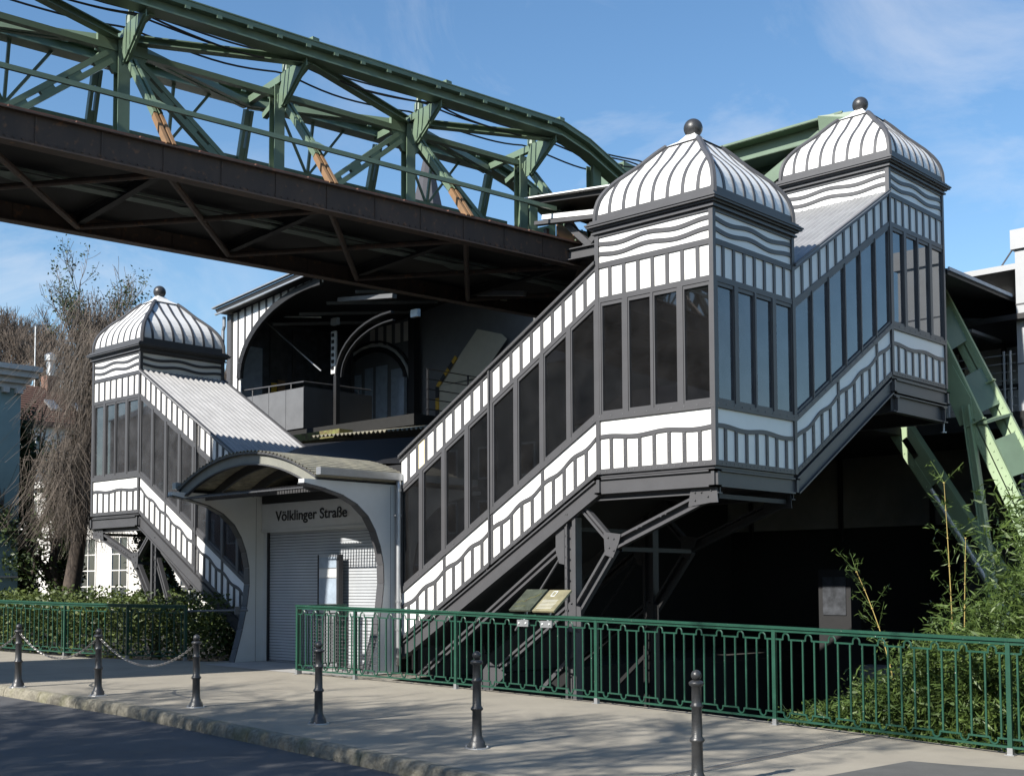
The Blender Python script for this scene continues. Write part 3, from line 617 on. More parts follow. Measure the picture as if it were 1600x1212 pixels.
# left gable: white striped spandrel above an arched beam
arc = []
for i in range(17):
    a = pi / 2 * i / 16; arc.append((-17.55 + 3.3 * (1 - cos(a)), 6.9 + 1.92 * sin(a)))
wp = MB(); st = MB(); rb = MB()
def topz(x): return 8.60 + (x + 18.15) * .0985
for (x0, z0), (x1, z1) in zip(arc, arc[1:]):
    wp.hexa([(x0, 4.86, z0), (x1, 4.86, z1), (x1, 4.9, z1), (x0, 4.9, z0), (x0, 4.86, topz(x0)), (x1, 4.86, topz(x1)), (x1, 4.9, topz(x1)), (x0, 4.9, topz(x0))])
    rb.bar((x0, 4.84, z0), (x1, 4.84, z1), .16, .10, up=(0, 1, 0))
wp.box(-17.95, -17.55, 4.86, 4.9, 6.4, topz(-17.9)); wp.build('gable_panelling', M['white'], H)
for i in range(1, 12):
    x = -17.95 + i * .30; z = 6.9 + 1.92 * sqrt(max(0, 1 - ((x + 17.55 - 3.3) / 3.3) ** 2)) if x > -17.55 else 6.5
    st = MB(); st.box(x - .028, x + .028, 4.835, 4.86, z, topz(x)); st.build('gable_bar', M['grey'], H)
st = MB(); st.box(-18.05, -17.88, 4.78, 4.9, 6.3, 8.6); st.build('corner_post', M['grey'], H); rb.build('arch_beam', M['black'], H)
b = MB(); b.tube([(-18.12, 4.74, 8.55), (-18.12, 4.74, 8.3), (-18.17, 4.74, 8.2), (-18.17, 4.74, 6.5), (-18.0, 4.74, 6.3)], .045, 8); b.build('downpipe', M['steel'], H)
b = MB(); b.box(-18.06, -18.04, 5.15, 5.88, 6.5, 7.88); b.build('side_glazing', M['bluegrey'], H)
for xx in (-18.05, -15.4):
    b = MB(); b.box(xx - .06, xx + .06, 8.9, 9.05, 5, 9.0); b.build('post', M['grey'], H)
MB().box(-18.1, -11.2, 5.02, 22, 5.15, 5.4).build('platform', M['blackpit'], H, label='far side platform slab')
MB().box(-5.6, 3.0, 9.82, 22, 4.5, 4.8).build('platform', M['blackpit'], H, label='near side platform slab')
MB().box(-5.6, -2.0, 4.6, 9.82, 4.5, 4.8).build('platform', M['blackpit'], H)
b = MB(); b.box(-17.95, -15.1, 4.98, 5.0, 5.43, 6.42); b.build('balcony_front', M['grey_lite'], H)
b = MB()
for x in (-17.2, -16.5, -15.8): b.box(x - .006, x + .006, 4.975, 4.98, 5.43, 6.42)
b.build('balcony_joints', M['grey'], H)
MB().box(-15.12, -15.1, 5.0, 7.15, 5.43, 6.44).build('balcony_side', M['grey'], H)
b = MB(); b.tube([(-17.9, 4.99, 6.62), (-15.1, 4.99, 6.55), (-15.1, 7.1, 6.58)], .022, 6)
for p_ in ((-17.2, 4.99), (-16.5, 4.99), (-15.6, 4.99), (-15.1, 5.9), (-15.1, 6.7)): b.tube([(p_[0], p_[1], 6.4), (p_[0], p_[1], 6.57)], .018, 5)
b.build('balcony_rail', M['grey'], H)
b = MB(); b.box(-18.4, -7.0, 15.0, 15.1, 5.2, 9.3); b.box(-6.9, -2.0, 15.0, 15.1, 5.2, 6.6); b.box(-18.16, -18.06, 5.02, 22, 5.2, 8.7); b.build('back_wall', M['postera'], H)  # far end wall added to keep daylight out of the hall
MB().box(-6.2, .3, 14.6, 14.7, 4.8, 6.5).build('rear_partition', M['posterb'], H)
# things seen inside the far platform
def ibox(nm, m, *a): MB().box(*a).build(nm, M[m], H)
ibox('poster_case', 'posterb', -18.06, -18.02, 6.12, 6.68, 7.1, 8.55); ibox('poster_case', 'posterb', -18.06, -18.02, 6.85, 7.75, 6.9, 8.5); ibox('poster', 'postera', -18.02, -18.01, 6.95, 7.65, 7.0, 8.4); ibox('poster', 'yellow', -18.02, -18.01, 6.15, 6.33, 6.75, 7.0); ibox('poster', 'orange', -18.02, -18.01, 6.36, 6.60, 6.78, 7.1)
b = MB(); b.tube([(-17.9, 5.9, 8.55), (-16.1, 6.3, 7.1)], .02, 6); b.build('diagonal_rod', M['steel'], H)
b = MB(); b.bar((-17.9, 6.2, 8.75), (-16.0, 6.2, 8.45), .05, .03); b.build('light_tube', M['white'], H)
b = MB(); b.bar((-14.5, 5.6, 8.55), (-12.5, 5.6, 8.32), .14, .10); b.build('light_fitting', M['grey_lite'], H)
b = MB(); b.bar((-10.9, 6.6, 8.15), (-9.9, 6.6, 7.98), .10, .06); b.build('light_fitting', M['beige'], H)
b = MB(); b.bar((-10.5, 5.6, 8.05), (-8.4, 5.6, 7.7), .10, .10); b.build('light_fitting', M['grey_lite'], H)
for i in range(6):
    b = MB(); x = -17.2 + i * 1.1; b.bar((x, 5.6, 8.35 + .1 * i), (x + .8, 8.6, 8.75 + .1 * i), .05, .07); b.build('roof_strut', M['grey_lite'], H)
for x, z in ((-15.6, 8.3), (-12.6, 8.05)): MB().box(x - .12, x + .12, 6.3, 6.4, z - .09, z + .09).build('loudspeaker', M['steel'], H)
b = MB(); b.box(-16.08, -15.9, 6.6, 6.66, 7.05, 8.15); b.build('signal_sign', M['plate'], H)
b = MB(); b.tube([(-15.92, 6.65, 5.4), (-15.92, 6.65, 7.1)], .05, 8); b.build('signal_post', M['steel'], H)
b = MB()
for i in range(6): z = 7.15 + i * .17; b.box(-16.05, -15.95, 6.585, 6.6, z, z + .09)
b.build('signal_lamps', M['ink'], H)
# arched doors beyond: striped wall with round-headed frames
b = MB(); b.box(-19, -10.9, 9.0, 9.05, 5.4, 9.2); b.build('inner_wall', M['grey_lite'], H)
b = MB()
for x in (-17.35, -17.0, -16.65, -16.3, -15.95): b.box(x, x + .20, 8.985, 9.0, 8.22, 8.75)
b.build('wall_panels', M['housewall'], H)
for x0, x1 in ((-18.1, -17.72), (-17.55, -17.22), (-17.08, -16.62), (-16.45, -16.0)): MB().box(x0, x1, 8.975, 9.0, 5.6, 7.72 - .25 * abs(x0 + 17.3)).build('door_pane', M['bluegrey'], H)
b = MB(); n = 14; cxx, rx_, rz_ = -17.25, 1.5, 1.2
for rr_, hh_ in ((0, .14), (.22, .05)):
    for i in range(n):
        a0 = pi * i / n; a1 = pi * (i + 1) / n
        b.bar((cxx + (rx_ + rr_) * cos(a0), 8.96, 6.95 + (rz_ + rr_) * sin(a0)), (cxx + (rx_ + rr_) * cos(a1), 8.96, 6.95 + (rz_ + rr_) * sin(a1)), hh_, .06, up=(0, 1, 0))
ta = MB()
for i in range(n):
    a0 = pi * i / n; a1 = pi * (i + 1) / n; ta.bar((cxx + (rx_ + .12) * cos(a0), 8.94, 6.95 + (rz_ + .12) * sin(a0)), (cxx + (rx_ + .12) * cos(a1), 8.94, 6.95 + (rz_ + .12) * sin(a1)), .07, .04, up=(0, 1, 0))
ta.box(cxx + rx_ + .09, cxx + rx_ + .16, 8.92, 8.96, 5.4, 6.95); ta.build('door_arch_trim', M['plate'], H)
for sgn in (-1, 1): b.box(cxx + sgn * rx_ - .07, cxx + sgn * rx_ + .07, 8.93, 9.0, 5.4, 6.95)
b.build('door_arch', M['black'], H)
b = MB()
for i in range(10):
    a0 = pi / 2 * i / 10; a1 = pi / 2 * (i + 1) / 10
    b.bar((-14.85 + 2.05 * (1 - cos(a0)), 5.8, 6.75 + 1.28 * sin(a0)), (-14.85 + 2.05 * (1 - cos(a1)), 5.8, 6.75 + 1.28 * sin(a1)), .045, .10, up=(0, 1, 0)); b.bar((-14.65 + 1.9 * (1 - cos(a0)), 5.8, 6.7 + 1.13 * sin(a0)), (-14.65 + 1.9 * (1 - cos(a1)), 5.8, 6.7 + 1.13 * sin(a1)), .03, .08, up=(0, 1, 0))
b.box(-14.9, -14.8, 5.74, 5.86, 5.4, 6.76); b.build('arch_beam', M['black'], H)
b = MB(); b.box(-15.45, -15.22, 8.7, 8.9, 5.4, 9.0); b.build('post', M['black'], H, label='black post beside the beige stair soffit')
ibox('ticket_machine', 'bluegrey', -15.72, -15.5, 8.6, 8.7, 6.1, 7.15)
b = MB(); b.add([(-14.5, 8.9, 6.82), (-12.98, 8.9, 6.88), (-12.72, 8.9, 7.08), (-12.02, 8.9, 7.72), (-12.2, 8.9, 7.87), (-13.06, 8.9, 8.12)], [(0, 1, 2, 3, 4, 5)]); b.build('stair_soffit', M['beige'], H)
MB().box(-14.5, -12.9, 8.88, 8.92, 5.5, 6.82).build('side_wall', M['beige'], H)
pa, pb = V((-14.5, 8.86, 6.80)), V((-13.79, 8.86, 7.50))
for i in range(5): b_ = MB(); b_.bar(pa.lerp(pb, i / 5), pa.lerp(pb, (i + 1) / 5 - .002), .11, .012, up=(0, 1, 0)); b_.build('warning_stripe', M['yellow' if i % 2 == 0 else 'ink'], H)
for i in range(3): MB().box(-14.56, -14.44, 8.85, 8.87, 5.9 + i * .3, 6.2 + i * .3).build('warning_stripe', M['yellow' if i == 1 else 'ink'], H)
b = MB()
for i in range(6): z = 5.55 + i * .24; b.tube([(-12.5, 6.6, z), (-12.5, 9.5, z)], .014, 5)
for y in (6.65, 8.0, 9.4): b.tube([(-12.5, y, 5.3), (-12.5, y, 6.76)], .025, 6)
b.build('railing', M['black'], H)
# near platform seen between the rear tower and the lift
b = MB()
for i in range(7): z = 4.92 + i * .16; b.tube([(-2.5, 9.86, z), (.10, 9.86, z)], .011, 5)
for x in (-2.4, -1.2, -.12, .0): b.tube([(x, 9.86, 4.8), (x, 9.86, 5.95)], .024, 6)
b.build('railing', M['steel'], H)
b = MB(); b.box(-6, .2, 12.4, 12.5, 4.8, 8.0); b.build('rear_partition', M['plate'], H)
b = MB()
for x in (-3.0, -2.0, -1.1, -.3): b.box(x - .05, x + .05, 12.37, 12.4, 4.8, 8)
for z in (5.6, 7.0): b.box(-6, .2, 12.36, 12.4, z, z + .12)
b.build('partition_bars', M['black'], H)
b = MB(); b.bar((-.5, 9.2, 6.3), (-.5, 10.6, 6.3), .12, .06); b.build('light_tube', M['grey_lite'], H)
MB().box(-5.3, .5, 9.7, 13, 6.5, 6.6).build('ceiling', M['black'], H)

# concrete wall and dark yard under the station
Wl = thing('retaining_wall', 'grey concrete wall in deep shade under the station', 'wall', (-3, 13, 0))
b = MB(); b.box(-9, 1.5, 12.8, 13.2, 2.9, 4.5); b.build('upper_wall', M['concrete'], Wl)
b = MB(); b.box(-24, 8, 12.95, 13.25, -3.2, 2.9); b.box(-24, -8.99, 12.95, 13.2, 2.9, 5.0); b.build('lower_wall', M['blackpit'], Wl)  # dark back wall added to keep the space below the stairs black
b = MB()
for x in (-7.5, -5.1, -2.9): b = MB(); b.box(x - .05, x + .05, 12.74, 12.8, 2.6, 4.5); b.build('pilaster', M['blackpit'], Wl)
b = MB(); b.box(-9.2, -8.2, 5.2, 13.0, .1, 4.4); b.box(-10.9, -5.6, 5.02, 12.9, 4.4, 4.5); b.box(-24, -18.1, 13.3, 13.4, 0, 5); b.build('side_wall', M['blackpit'], Wl)  # level slab added to block light from above
b = MB(); b.box(-1.55, .2, 11.0, 11.3, -3, 2.45); b.build('low_pier', M['posterb'], Wl)
Cb = thing('switch_cabinet', 'pale equipment cabinet coloured black for the shade under the stairs', 'cabinet', (-3.5, 9, -1))
b = MB(); b.box(-3.6, -2.9, 9, 9.4, -3.2, 1.9); b.build('body', M['black'], Cb); b = MB(); b.box(-3.5, -3.0, 8.98, 9.0, 1.0, 1.75); b.build('door', M['postera'], Cb)  # black body and dark door stand in for deep shade

# ------------------------------------------------------------------ suspension railway bridge
al = .119; rv = V((sin(al), cos(al), 0)); rn = V((-cos(al), sin(al), 0)); RO = V((-7, 0, 0))
def R(s, q, z): p = RO + rv * s + rn * q; return V((p.x, p.y, z))
B = thing('railway_bridge', 'green lattice suspension railway bridge with brown girders running overhead', 'railway bridge', (-8.9, 0, 8))
S0, S1 = -22.0, 24.0; W_ = 3.8
for q0, m_, nm in ((.0, 'rust', 'near'), (W_, 'rust', 'far')):
    b = MB(); b.ibeam(R(S0, q0, 7.99), R(S1, q0, 7.99), .22, .47, .022, web=.05)
    for i in range(60):      # stiffeners
        s = S0 + .4 + i * .95
        if s < 9: b.bar(R(s, q0 - .035, 7.80), R(s, q0 - .035, 8.2), .02, .012)
    b.build('girder', M[m_], B, label='brown riveted main girder, %s side' % nm)
    b = MB(); b.bar(R(S0, q0 + .03, 8.255), R(S1, q0 + .03, 8.255), .10, .05)
    for i in range(28): s = S0 + i * .95; b.bar(R(s, q0 - .08, 8.24), R(s + .05, q0 - .08, 8.24), .06, .025)
    b.build('rail', M['redrust'], B)
    b = MB()
    for i in range(150):
        s = -9 + i * .12
        if s < 6: b.ball(R(s, q0 - .115 if q0 == 0 else q0 - .11, 7.774), .009, 3) if False else b.bar(R(s, q0 - .03, 7.84), R(s + .02, q0 - .03, 7.84), .02, .02)
    b.build('rivets', M['rust'], B)
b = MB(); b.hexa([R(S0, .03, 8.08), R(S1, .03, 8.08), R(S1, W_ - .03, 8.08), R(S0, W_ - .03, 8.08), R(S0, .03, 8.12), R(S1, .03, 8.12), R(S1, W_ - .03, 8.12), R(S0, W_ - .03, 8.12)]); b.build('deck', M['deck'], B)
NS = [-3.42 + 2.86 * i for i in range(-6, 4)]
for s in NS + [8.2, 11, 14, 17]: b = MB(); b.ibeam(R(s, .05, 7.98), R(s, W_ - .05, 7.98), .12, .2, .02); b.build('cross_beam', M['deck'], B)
for i, s in enumerate(NS):
    b = MB(); s2 = s + 2.86; sm = s + 1.43
    b.tube([R(s, .1, 7.84), R(s2, W_ - .1, 7.84)], .055, 7); b.tube([R(s, W_ - .1, 7.84), R(s2, .1, 7.84)], .05, 7); b.build('lateral_bracing', M['rust'], B)
    b = MB(); b.bar(R(s, 1.9, 7.95), R(s2, 1.9, 7.95), .22, .03); b.bar(R(s, 1.62, 7.96), R(s2, 1.62, 7.96), .025, .04)
    b.add([R(sm + u, 1.9 + q, 7.925) for u, q in ((-.5, -.11), (-.22, -.24), (.22, -.24), (.5, -.11), (.5, .11), (.22, .24), (-.22, .24), (-.5, .11))], [tuple(range(8))])
    b.build('centre_strip', M['deckgrey'], B)
# upper chords
def chordpts(q): return [(S0, 10.72), (5.15, 10.72), (5.9, 10.52), (7.2, 9.95)]
for q, zz in ((.74, 0), (3.04, -.05)):
    b = MB(); cp = chordpts(q)
    for (s0, z0), (s1, z1) in zip(cp, cp[1:]):
        z0 += zz; z1 += zz
        b.bar(R(s0, q, z0), R(s1, q, z1), .05, .22); b.bar(R(s0, q, z0 + .115), R(s1, q, z1 + .115), .32, .085); b.bar(R(s0, q, z0 + .165), R(s1, q, z1 + .165), .35, .02); b.bar(R(s0, q, z0 - .115), R(s1, q, z1 - .115), .30, .03)
    for i in range(26): s = -9 + i * .55; b.bar(R(s, q - .15, 10.765 + zz), R(s + .09, q - .15, 10.765 + zz), .05, .05)
    b.build('top_chord', M['green'], B)
b = MB(); b.bar(R(S0, .20, 8.90), R(4.6, .20, 8.90), .05, .075); b.build('side_rail', M['green'], B)
b = MB(); b.bar(R(S0, 3.25, 9.55), R(5.9, 3.25, 9.55), .05, .09); b.bar(R(S0, 1.9, 10.36), R(5.1, 1.9, 10.36), .12, .10); b.build('inner_rail', M['green'], B)
def lattice(mb, a, b_, wid, gap, upv, nb=4):
    a = V(a); b_ = V(b_); d = (b_ - a).normalized(); s_ = d.cross(V(upv)).normalized()
    for q in (1, -1): mb.bar(a + s_ * q * (gap + wid) / 2, b_ + s_ * q * (gap + wid) / 2, wid, .11, up=upv)
    for i in range(nb + 1):
        p = a.lerp(b_, .06 + .88 * i / nb); mb.bar(p - d * .13, p + d * .13, gap + wid * 2 - .01, .085, up=upv)
for i, s in enumerate(NS):
    odd = (i % 2 == 0)     # nodes where the main diagonals meet the top
    b = MB(); b.ibeam(R(s, 1.9, 8.12), R(s, 1.9, 10.5), .20, .20, .02, up=rn); b.build('post', M['green'], B)
    b = MB(); b.bar(R(s, .78, 10.62), R(s, 3.0, 10.56), .10, .13); b.build('head_beam', M['green'], B)
    g = MB(); g.extrude([R(s - .14, q, z) for q, z in ((1.42, 10.60), (.66, 10.60), (.66, 10.46), (1.38, 9.98), (1.58, 9.98), (1.66, 10.15))], rv * .02)
    g.bar(R(s - .12, .70, 10.50), R(s - .12, 1.46, 9.98), .10, .02, up=rn)
    g.build('gusset', M['green'], B)
    a, c, e = R(s - .02, 1.50, 10.06), R(s - .02, .46, 8.86), R(s - .02, -.02, 8.24)
    b = MB()
    for o in (-.05, .05): b.bar(a + rv * o, c + rv * o, .055, .10)
    b.bar(a, c, .03, .03); b.build('near_leg', M['green'], B)
    b = MB()
    for o in (-.05, .05): b.bar(c + rv * o - V((0, 0, .02)), e + rv * o, .055, .10)
    b.bar(c, e, .05, .03); b.build('near_leg_foot', M['orange'], B, label='rust brown lower end of the leaning leg')
    g = MB(); g.extrude([R(s - .24, .20, 8.88), R(s + .24, .20, 8.88), R(s + .08, .62, 9.16), R(s - .08, .62, 9.16)], rn * .015); g.build('rail_gusset', M['green'], B)
    a, e = R(s, 2.95, 10.4), R(s, 3.66, 8.2)
    b = MB(); lattice(b, a, e, .06, .05, rn, 3); b.build('far_leg', M['green'], B)
    b = MB(); b.tube([R(s - .12, 3.5, 8.9), R(s - .12, 3.66, 8.3)], .035, 6); b.build('cable_box', M['bollard'], B)
    if odd:
        g = MB(); g.extrude([R(s + u, 1.86, z) for u, z in ((-.42, 10.56), (.42, 10.56), (.42, 10.3), (.16, 9.95), (-.16, 9.95), (-.42, 10.3))], rn * .08); g.build('node_plate', M['green'], B)
        for sg_ in (-1, 1):
            if s + sg_ * 2.7 < 6:
                b = MB(); lattice(b, R(s + sg_ * .22, 1.9, 10.2), R(s + sg_ * 2.62, 1.9, 8.25), .085, .055, rn, 5); b.build('diagonal', M['green'], B)
                b = MB(); b.ibeam(R(s + sg_ * .1, 1.85, 10.56), R(s + sg_ * 2.86, .80, 10.60), .16, .13, .02); b.build('wind_brace', M['green'], B)
                b = MB(); lattice(b, R(s + sg_ * .1, 1.95, 10.50), R(s + sg_ * 2.86, 3.0, 10.52), .08, .05, (0, 0, 1), 4); b.build('wind_brace', M['green'], B)
    else:
        b = MB(); b.bar(R(s, .85, 10.58), R(s, 2.35, 10.1), .10, .10); b.build('head_strut', M['green'], B)
    b = MB(); b.box(*(lambda p: (p.x - .07, p.x + .07, p.y - .07, p.y + .07, 10.88, 11.0))(R(s + .05, .74, 0))); b.build('cap_block', M['green'], B)
    b = MB(); b.bar(R(s + 1.43, 3.04, 10.6), R(s + 1.43, 3.25, 9.58), .05, .05); b.bar(R(s + .7, 3.04, 10.6), R(s + 1.4, 3.25, 9.58), .035, .05); b.bar(R(s + 2.16, 3.04, 10.6), R(s + 1.46, 3.25, 9.58), .035, .05) if s < 3 else None; b.build('far_strut', M['green'], B)
    b = MB(); p = R(s, 1.55, 0); b.lathe([(.05, 0), (.09, .05), (.09, .18), (.05, .24), (.05, .34)], (p.x, p.y, 10.62), 8); b.build('insulator', M['green'], B)
for q, dz, sag in ((1.2, 10.86, .07), (1.35, 10.78, .11), (1.5, 10.92, .05), (1.0, 10.66, .16), (1.7, 10.70, .13)):
    pts = []
    for i in range(90):
        s = -12 + i * .24; f = ((s + 3.42) / 2.86) % 1; pts.append(R(s, q + .02 * sin(s * 3), dz - sag * 4 * f * (1 - f) - (.0 if s < 5.6 else min(.0, 0))))
    b = MB(); b.tube(pts, .018, 5); b.build('cable', M['cable'], B)
# bridge end: head frame where the bridge meets the pylon
for s in (6.3, 7.3, 8.4):
    for q in (.9, 2.9): b = MB(); b.ibeam(R(s, q, 8.2), R(s, q, 10.3), .22, .22, .02, up=rn); b.build('end_post', M['green'], B)
b = MB(); b.hexa([R(7.5, 1.3, 9.9), R(8.6, 1.3, 9.9), R(8.6, 2.4, 9.9), R(7.5, 2.4, 9.9), R(7.6, 1.3, 10.8), R(8.5, 1.3, 10.7), R(8.5, 2.4, 10.7), R(7.6, 2.4, 10.8)]); b.build('head_box', M['green'], B)
for i in range(4): b = MB(); b.ibeam(R(8.4 + i * .55, 1.1, 9.6), R(8.5 + i * .55, 1.1, 10.72), .16, .16, .02, up=rn); b.build('head_stiffener', M['litgreen'], B)
b = MB(); b.hexa([R(6.1, .55, 9.1), R(8.9, .55, 9.1), R(8.9, .9, 9.1), R(6.1, .9, 9.1), R(6.1, .55, 9.45), R(8.9, .55, 9.45), R(8.9, .9, 9.45), R(6.1, .9, 9.45)]); b.build('end_box', M['green'], B)
b = MB(); b.extrude([R(5.25, 1.7, 8.25), R(5.95, 1.7, 8.25), R(5.95, 1.7, 9.2), R(5.25, 1.7, 8.95)], rn * .04); b.build('end_plate', M['litgreen'], B)
b = MB(); b.extrude([R(6.0, 1.7, 8.25), R(8.6, 1.7, 8.25), R(8.6, 1.7, 9.2), R(6.0, 1.7, 9.2)], rn * .04); b.build('rust_plate', M['orange'], B, label='orange brown stained plate in the bridge end')
for k in range(4): b = MB(); b.bar(R(6.1 + k * .6, 1.6, 8.3), R(6.6 + k * .6, 1.6, 9.15), .09, .05); b.build('end_diagonal', M['green'], B)
b = MB(); b.extrude([R(6.2, .5, 8.3), R(7.0, .5, 8.3), R(8.2, .5, 8.9), R(8.2, .5, 9.05), R(6.2, .5, 9.05)], rn * .03); b.build('rust_plate', M['orange'], B, label='orange brown stained plate at the bridge end')

# ------------------------------------------------------------------ bridge pylon
Y = thing('bridge_pylon', 'pale green riveted steel pylon with leaning legs at the right', 'bridge pylon', (0, 8.5, 0))
b = MB(); b.ibeam((-7.4, 8.4, 10.45), (-2.5, 8.4, 10.45), .62, .42, .03, web=.05); b.bar((-7.4, 8.12, 10.29), (-2.4, 8.12, 10.27), .05, .09); b.bar((-7.4, 8.10, 10.66), (-2.4, 8.10, 10.66), .04, .04); b.ibeam((-7.4, 8.95, 10.32), (-3.3, 8.95, 10.32), .3, .36, .03); b.build('cross_beam', M['green'], Y)
b = MB(); b.add([(-2.9, 8.05, 10.70), (-2.15, 8.12, 10.62), (-2.0, 8.12, 10.45), (-2.9, 8.12, 10.28)], [(0, 1, 2, 3)]); b.extrude([(-2.9, 8.2, 10.68), (-2.3, 8.2, 10.66), (-1.9, 8.2, 10.1), (-2.9, 8.2, 10.28)], (0, .25, 0)); b.build('knee_plate', M['green'], Y)
b = MB(); b.ibeam((-2.9, 8.3, 10.35), (-5.4, 8.3, 9.1), .26, .26, .03, up=(0, 1, 0)); b.ibeam((-3.6, 8.6, 10.2), (-5.6, 8.6, 9.0), .2, .2, .03, up=(0, 1, 0)); b.build('knee_brace', M['green'], Y)
def leg(name, a, b_, y, wd, dep, lab=None):
    mb = MB(); a = V((a[0], y, a[1])); b_ = V((b_[0], y, b_[1])); d = (b_ - a).normalized(); s_ = V((-d.z, 0, d.x))
    for q in (1, -1):
        mb.bar(a + s_ * q * wd / 2, b_ + s_ * q * wd / 2, dep, .03, up=s_)
        mb.bar(a + s_ * q * (wd / 2 - .07) - V((0, dep / 2, 0)), b_ + s_ * q * (wd / 2 - .07) - V((0, dep / 2, 0)), .02, .14, up=s_)
    L = (b_ - a).length; n = int(L / 1.15)
    for i in range(n + 1):
        p = a.lerp(b_, (i + .3) / (n + 1)); mb.bar(p - d * .32 - V((0, dep / 2 - .012, 0)), p + d * .32 - V((0, dep / 2 - .012, 0)), .012, wd - .02, up=s_)
        mb.bar(p - d * .1 - s_ * wd * .75 - V((0, dep / 2 + .04, 0)), p - d * .1 + s_ * wd * .75 - V((0, dep / 2 + .04, 0)), .12, .03, up=d) if i % 2 == 1 and name == 'outer_leg' else None
    for i in range(int(L / .16)):
        p = a + d * i * .16
        for q in (1, -1): mb.box(*(lambda c: (c.x - .013, c.x + .013, c.y - .012, c.y, c.z - .013, c.z + .013))(p + s_ * q * (wd / 2 - .05) - V((0, dep / 2 + .012, 0))))
    mb.build(name, M['litgreen'], Y, label=lab)
leg('outer_leg', (-2.35, 9.9), (2.20, -.6), 8.2, .26, .10, 'front flange of the leaning outer leg')
leg('outer_leg', (-2.42, 10.35), (2.70, -.6), 8.72, .26, .10, 'rear flange of the leaning outer leg')
la, lb = V((-2.25, 8.2, 9.95)), V((2.30, 8.2, -.6)); lc_, ld = V((-2.32, 8.66, 10.35)), V((2.72, 8.66, -.6)); n_ = 9
for i in range(n_):
    wb = MB(); f0, f1 = (i + .0) / n_, (i + .56) / n_; q_ = [la.lerp(lb, f0), la.lerp(lb, f1), lc_.lerp(ld, f1), lc_.lerp(ld, f0)]; o_ = V((.10, 0, .04)); wb.hexa([p for p in q_] + [p + o_ * .2 for p in q_])
    p_ = la.lerp(lb, f1 + .16 / n_); wb.bar(p_ + V((.02, -.12, 0)), lc_.lerp(ld, f1 + .16 / n_) + V((.02, .1, 0)), .22, .05) if i % 3 == 1 else None
    wb.build('lacing_plate', M['green'], Y)  # side plates take the darker green for their shaded face

leg('inner_leg', (-4.6, 8.7), (1.2, -.6), 9.6, .40, .30)
b = MB(); b.ibeam((-.12, 8.10, 4.75), (.42, 8.10, .2), .17, .13, .02, up=(1, 0, 0)); b.build('strut', M['litgreen'], Y)
b = MB(); b.extrude([(-.50, 8.1, 5.55), (-.36, 8.1, 5.5), (-.05, 8.1, 4.9), (.0, 8.1, 4.5), (-.25, 8.1, 4.4), (-.46, 8.1, 4.95)], (0, .03, 0)); b.build('gusset', M['litgreen'], Y)
b = MB(); b.box(-3.0, 1.2, 9.3, 9.9, -3.2, -.0); b.build('footing', M['concrete'], Y)
b = MB(); b.tube([(-1.35, 9.3, 3.4), (.55, 9.3, .2)], .035, 7); b.build('drain_pipe', M['white'], Y)

# ------------------------------------------------------------------ lift tower at the right edge
Lt = thing('lift_tower', 'tall pale metal clad lift tower at the right edge with flat canopy', 'lift tower', (1, 11, 0))
b = MB(); b.box(.12, 2.15, 9.9, 12.0, -3, 8.0); b.build('cladding', M['cladding'], Lt)
b = MB()
for z in (2.5, 3.55, 4.6, 5.68, 6.80): b.box(.11, 2.16, 9.89, 12.01, z, z + .025)
b.build('joints', M['grey'], Lt)
b = MB(); b.box(.06, 2.21, 9.84, 12.06, 7.85, 8.22); b.build('parapet', M['cladding'], Lt)
b = MB(); b.hexa([(-.9, 9.95, 7.50), (.13, 9.95, 7.50), (.13, 13.4, 7.50), (-.9, 13.4, 7.50), (-.9, 9.95, 7.55), (.13, 9.95, 7.55), (.13, 13.4, 7.55), (-.9, 13.4, 7.55)]); b.build('canopy', M['canopyu'], Lt)
b = MB(); b.bar((-.92, 9.93, 7.545), (.12, 9.93, 7.545), .03, .11); b.bar((-.92, 9.94, 7.545), (-.92, 13.4, 7.545), .03, .11); b.build('canopy_edge', M['cladding'], Lt)
b = MB(); b.tube([(.11, 10.0, 7.98), (-.55, 10.6, 7.58)], .018, 5); b.build('stay_rod', M['steel'], Lt)

# ------------------------------------------------------------------ bollards and chains
bo = [(-7.88, -5.40, .87), (-6.16, -5.14, .87), (-4.18, -4.94, .87), (-1.93, -4.85, .89), (.53, -4.89, .915), (3.23, -5.16, .92)]
bl = ['second chain bollard from the left edge, grey and sunlit', 'grey bollard at the middle of the two chains, weathered pale foot', 'grey bollard at the right end of the last chain', 'dark shaded bollard in front of the green railing corner', 'dark shaded bollard on the kerb before the stair foot', 'nearest black bollard, foot cut off by the picture bottom']
bl[0] = 'leftmost grey bollard carrying two chains'
root = thing('bollard', bl[0], 'bollard', (bo[0][0], bo[0][1], gz(bo[0][0])), 'cast iron bollards along the kerb')
pr = [(.092, 0), (.092, .012), (.080, .03), (.078, .055), (.066, .065), (.060, .085), (.054, .10), (.047, .12), (.044, .34), (.058, .352), (.060, .364), (.050, .378), (.043, .39), (.040, .60), (.050, .612), (.052, .622), (.042, .635), (.039, .65), (.038, .765), (.055, .775), (.060, .785), (.060, .797), (.048, .808), (.030, .815)]
MB().lathe(pr, (0, 0, 0), 22).build('shaft', M['bollard'], root, smooth=True, local=True)
MB().ball((0, 0, .852), .042, 12).build('ball', M['bollard'], root, smooth=True, local=True)
b = MB(); b.lathe([(.12, -.004), (.118, .006), (.09, .010)], (0, 0, 0), 16)
for i in range(4): a = i * pi / 2 + .5; b.ball((.104 * cos(a), .104 * sin(a), .012), .012, 5)
b.build('foot_plate', M['steel'], root, local=True)
for i in range(1, 6):
    x, y, h = bo[i]; r = copy_thing(root, (x, y, gz(x)), bl[i]); r.scale = (1, 1, h / .894)
root.scale = (1, 1, bo[0][2] / .894)
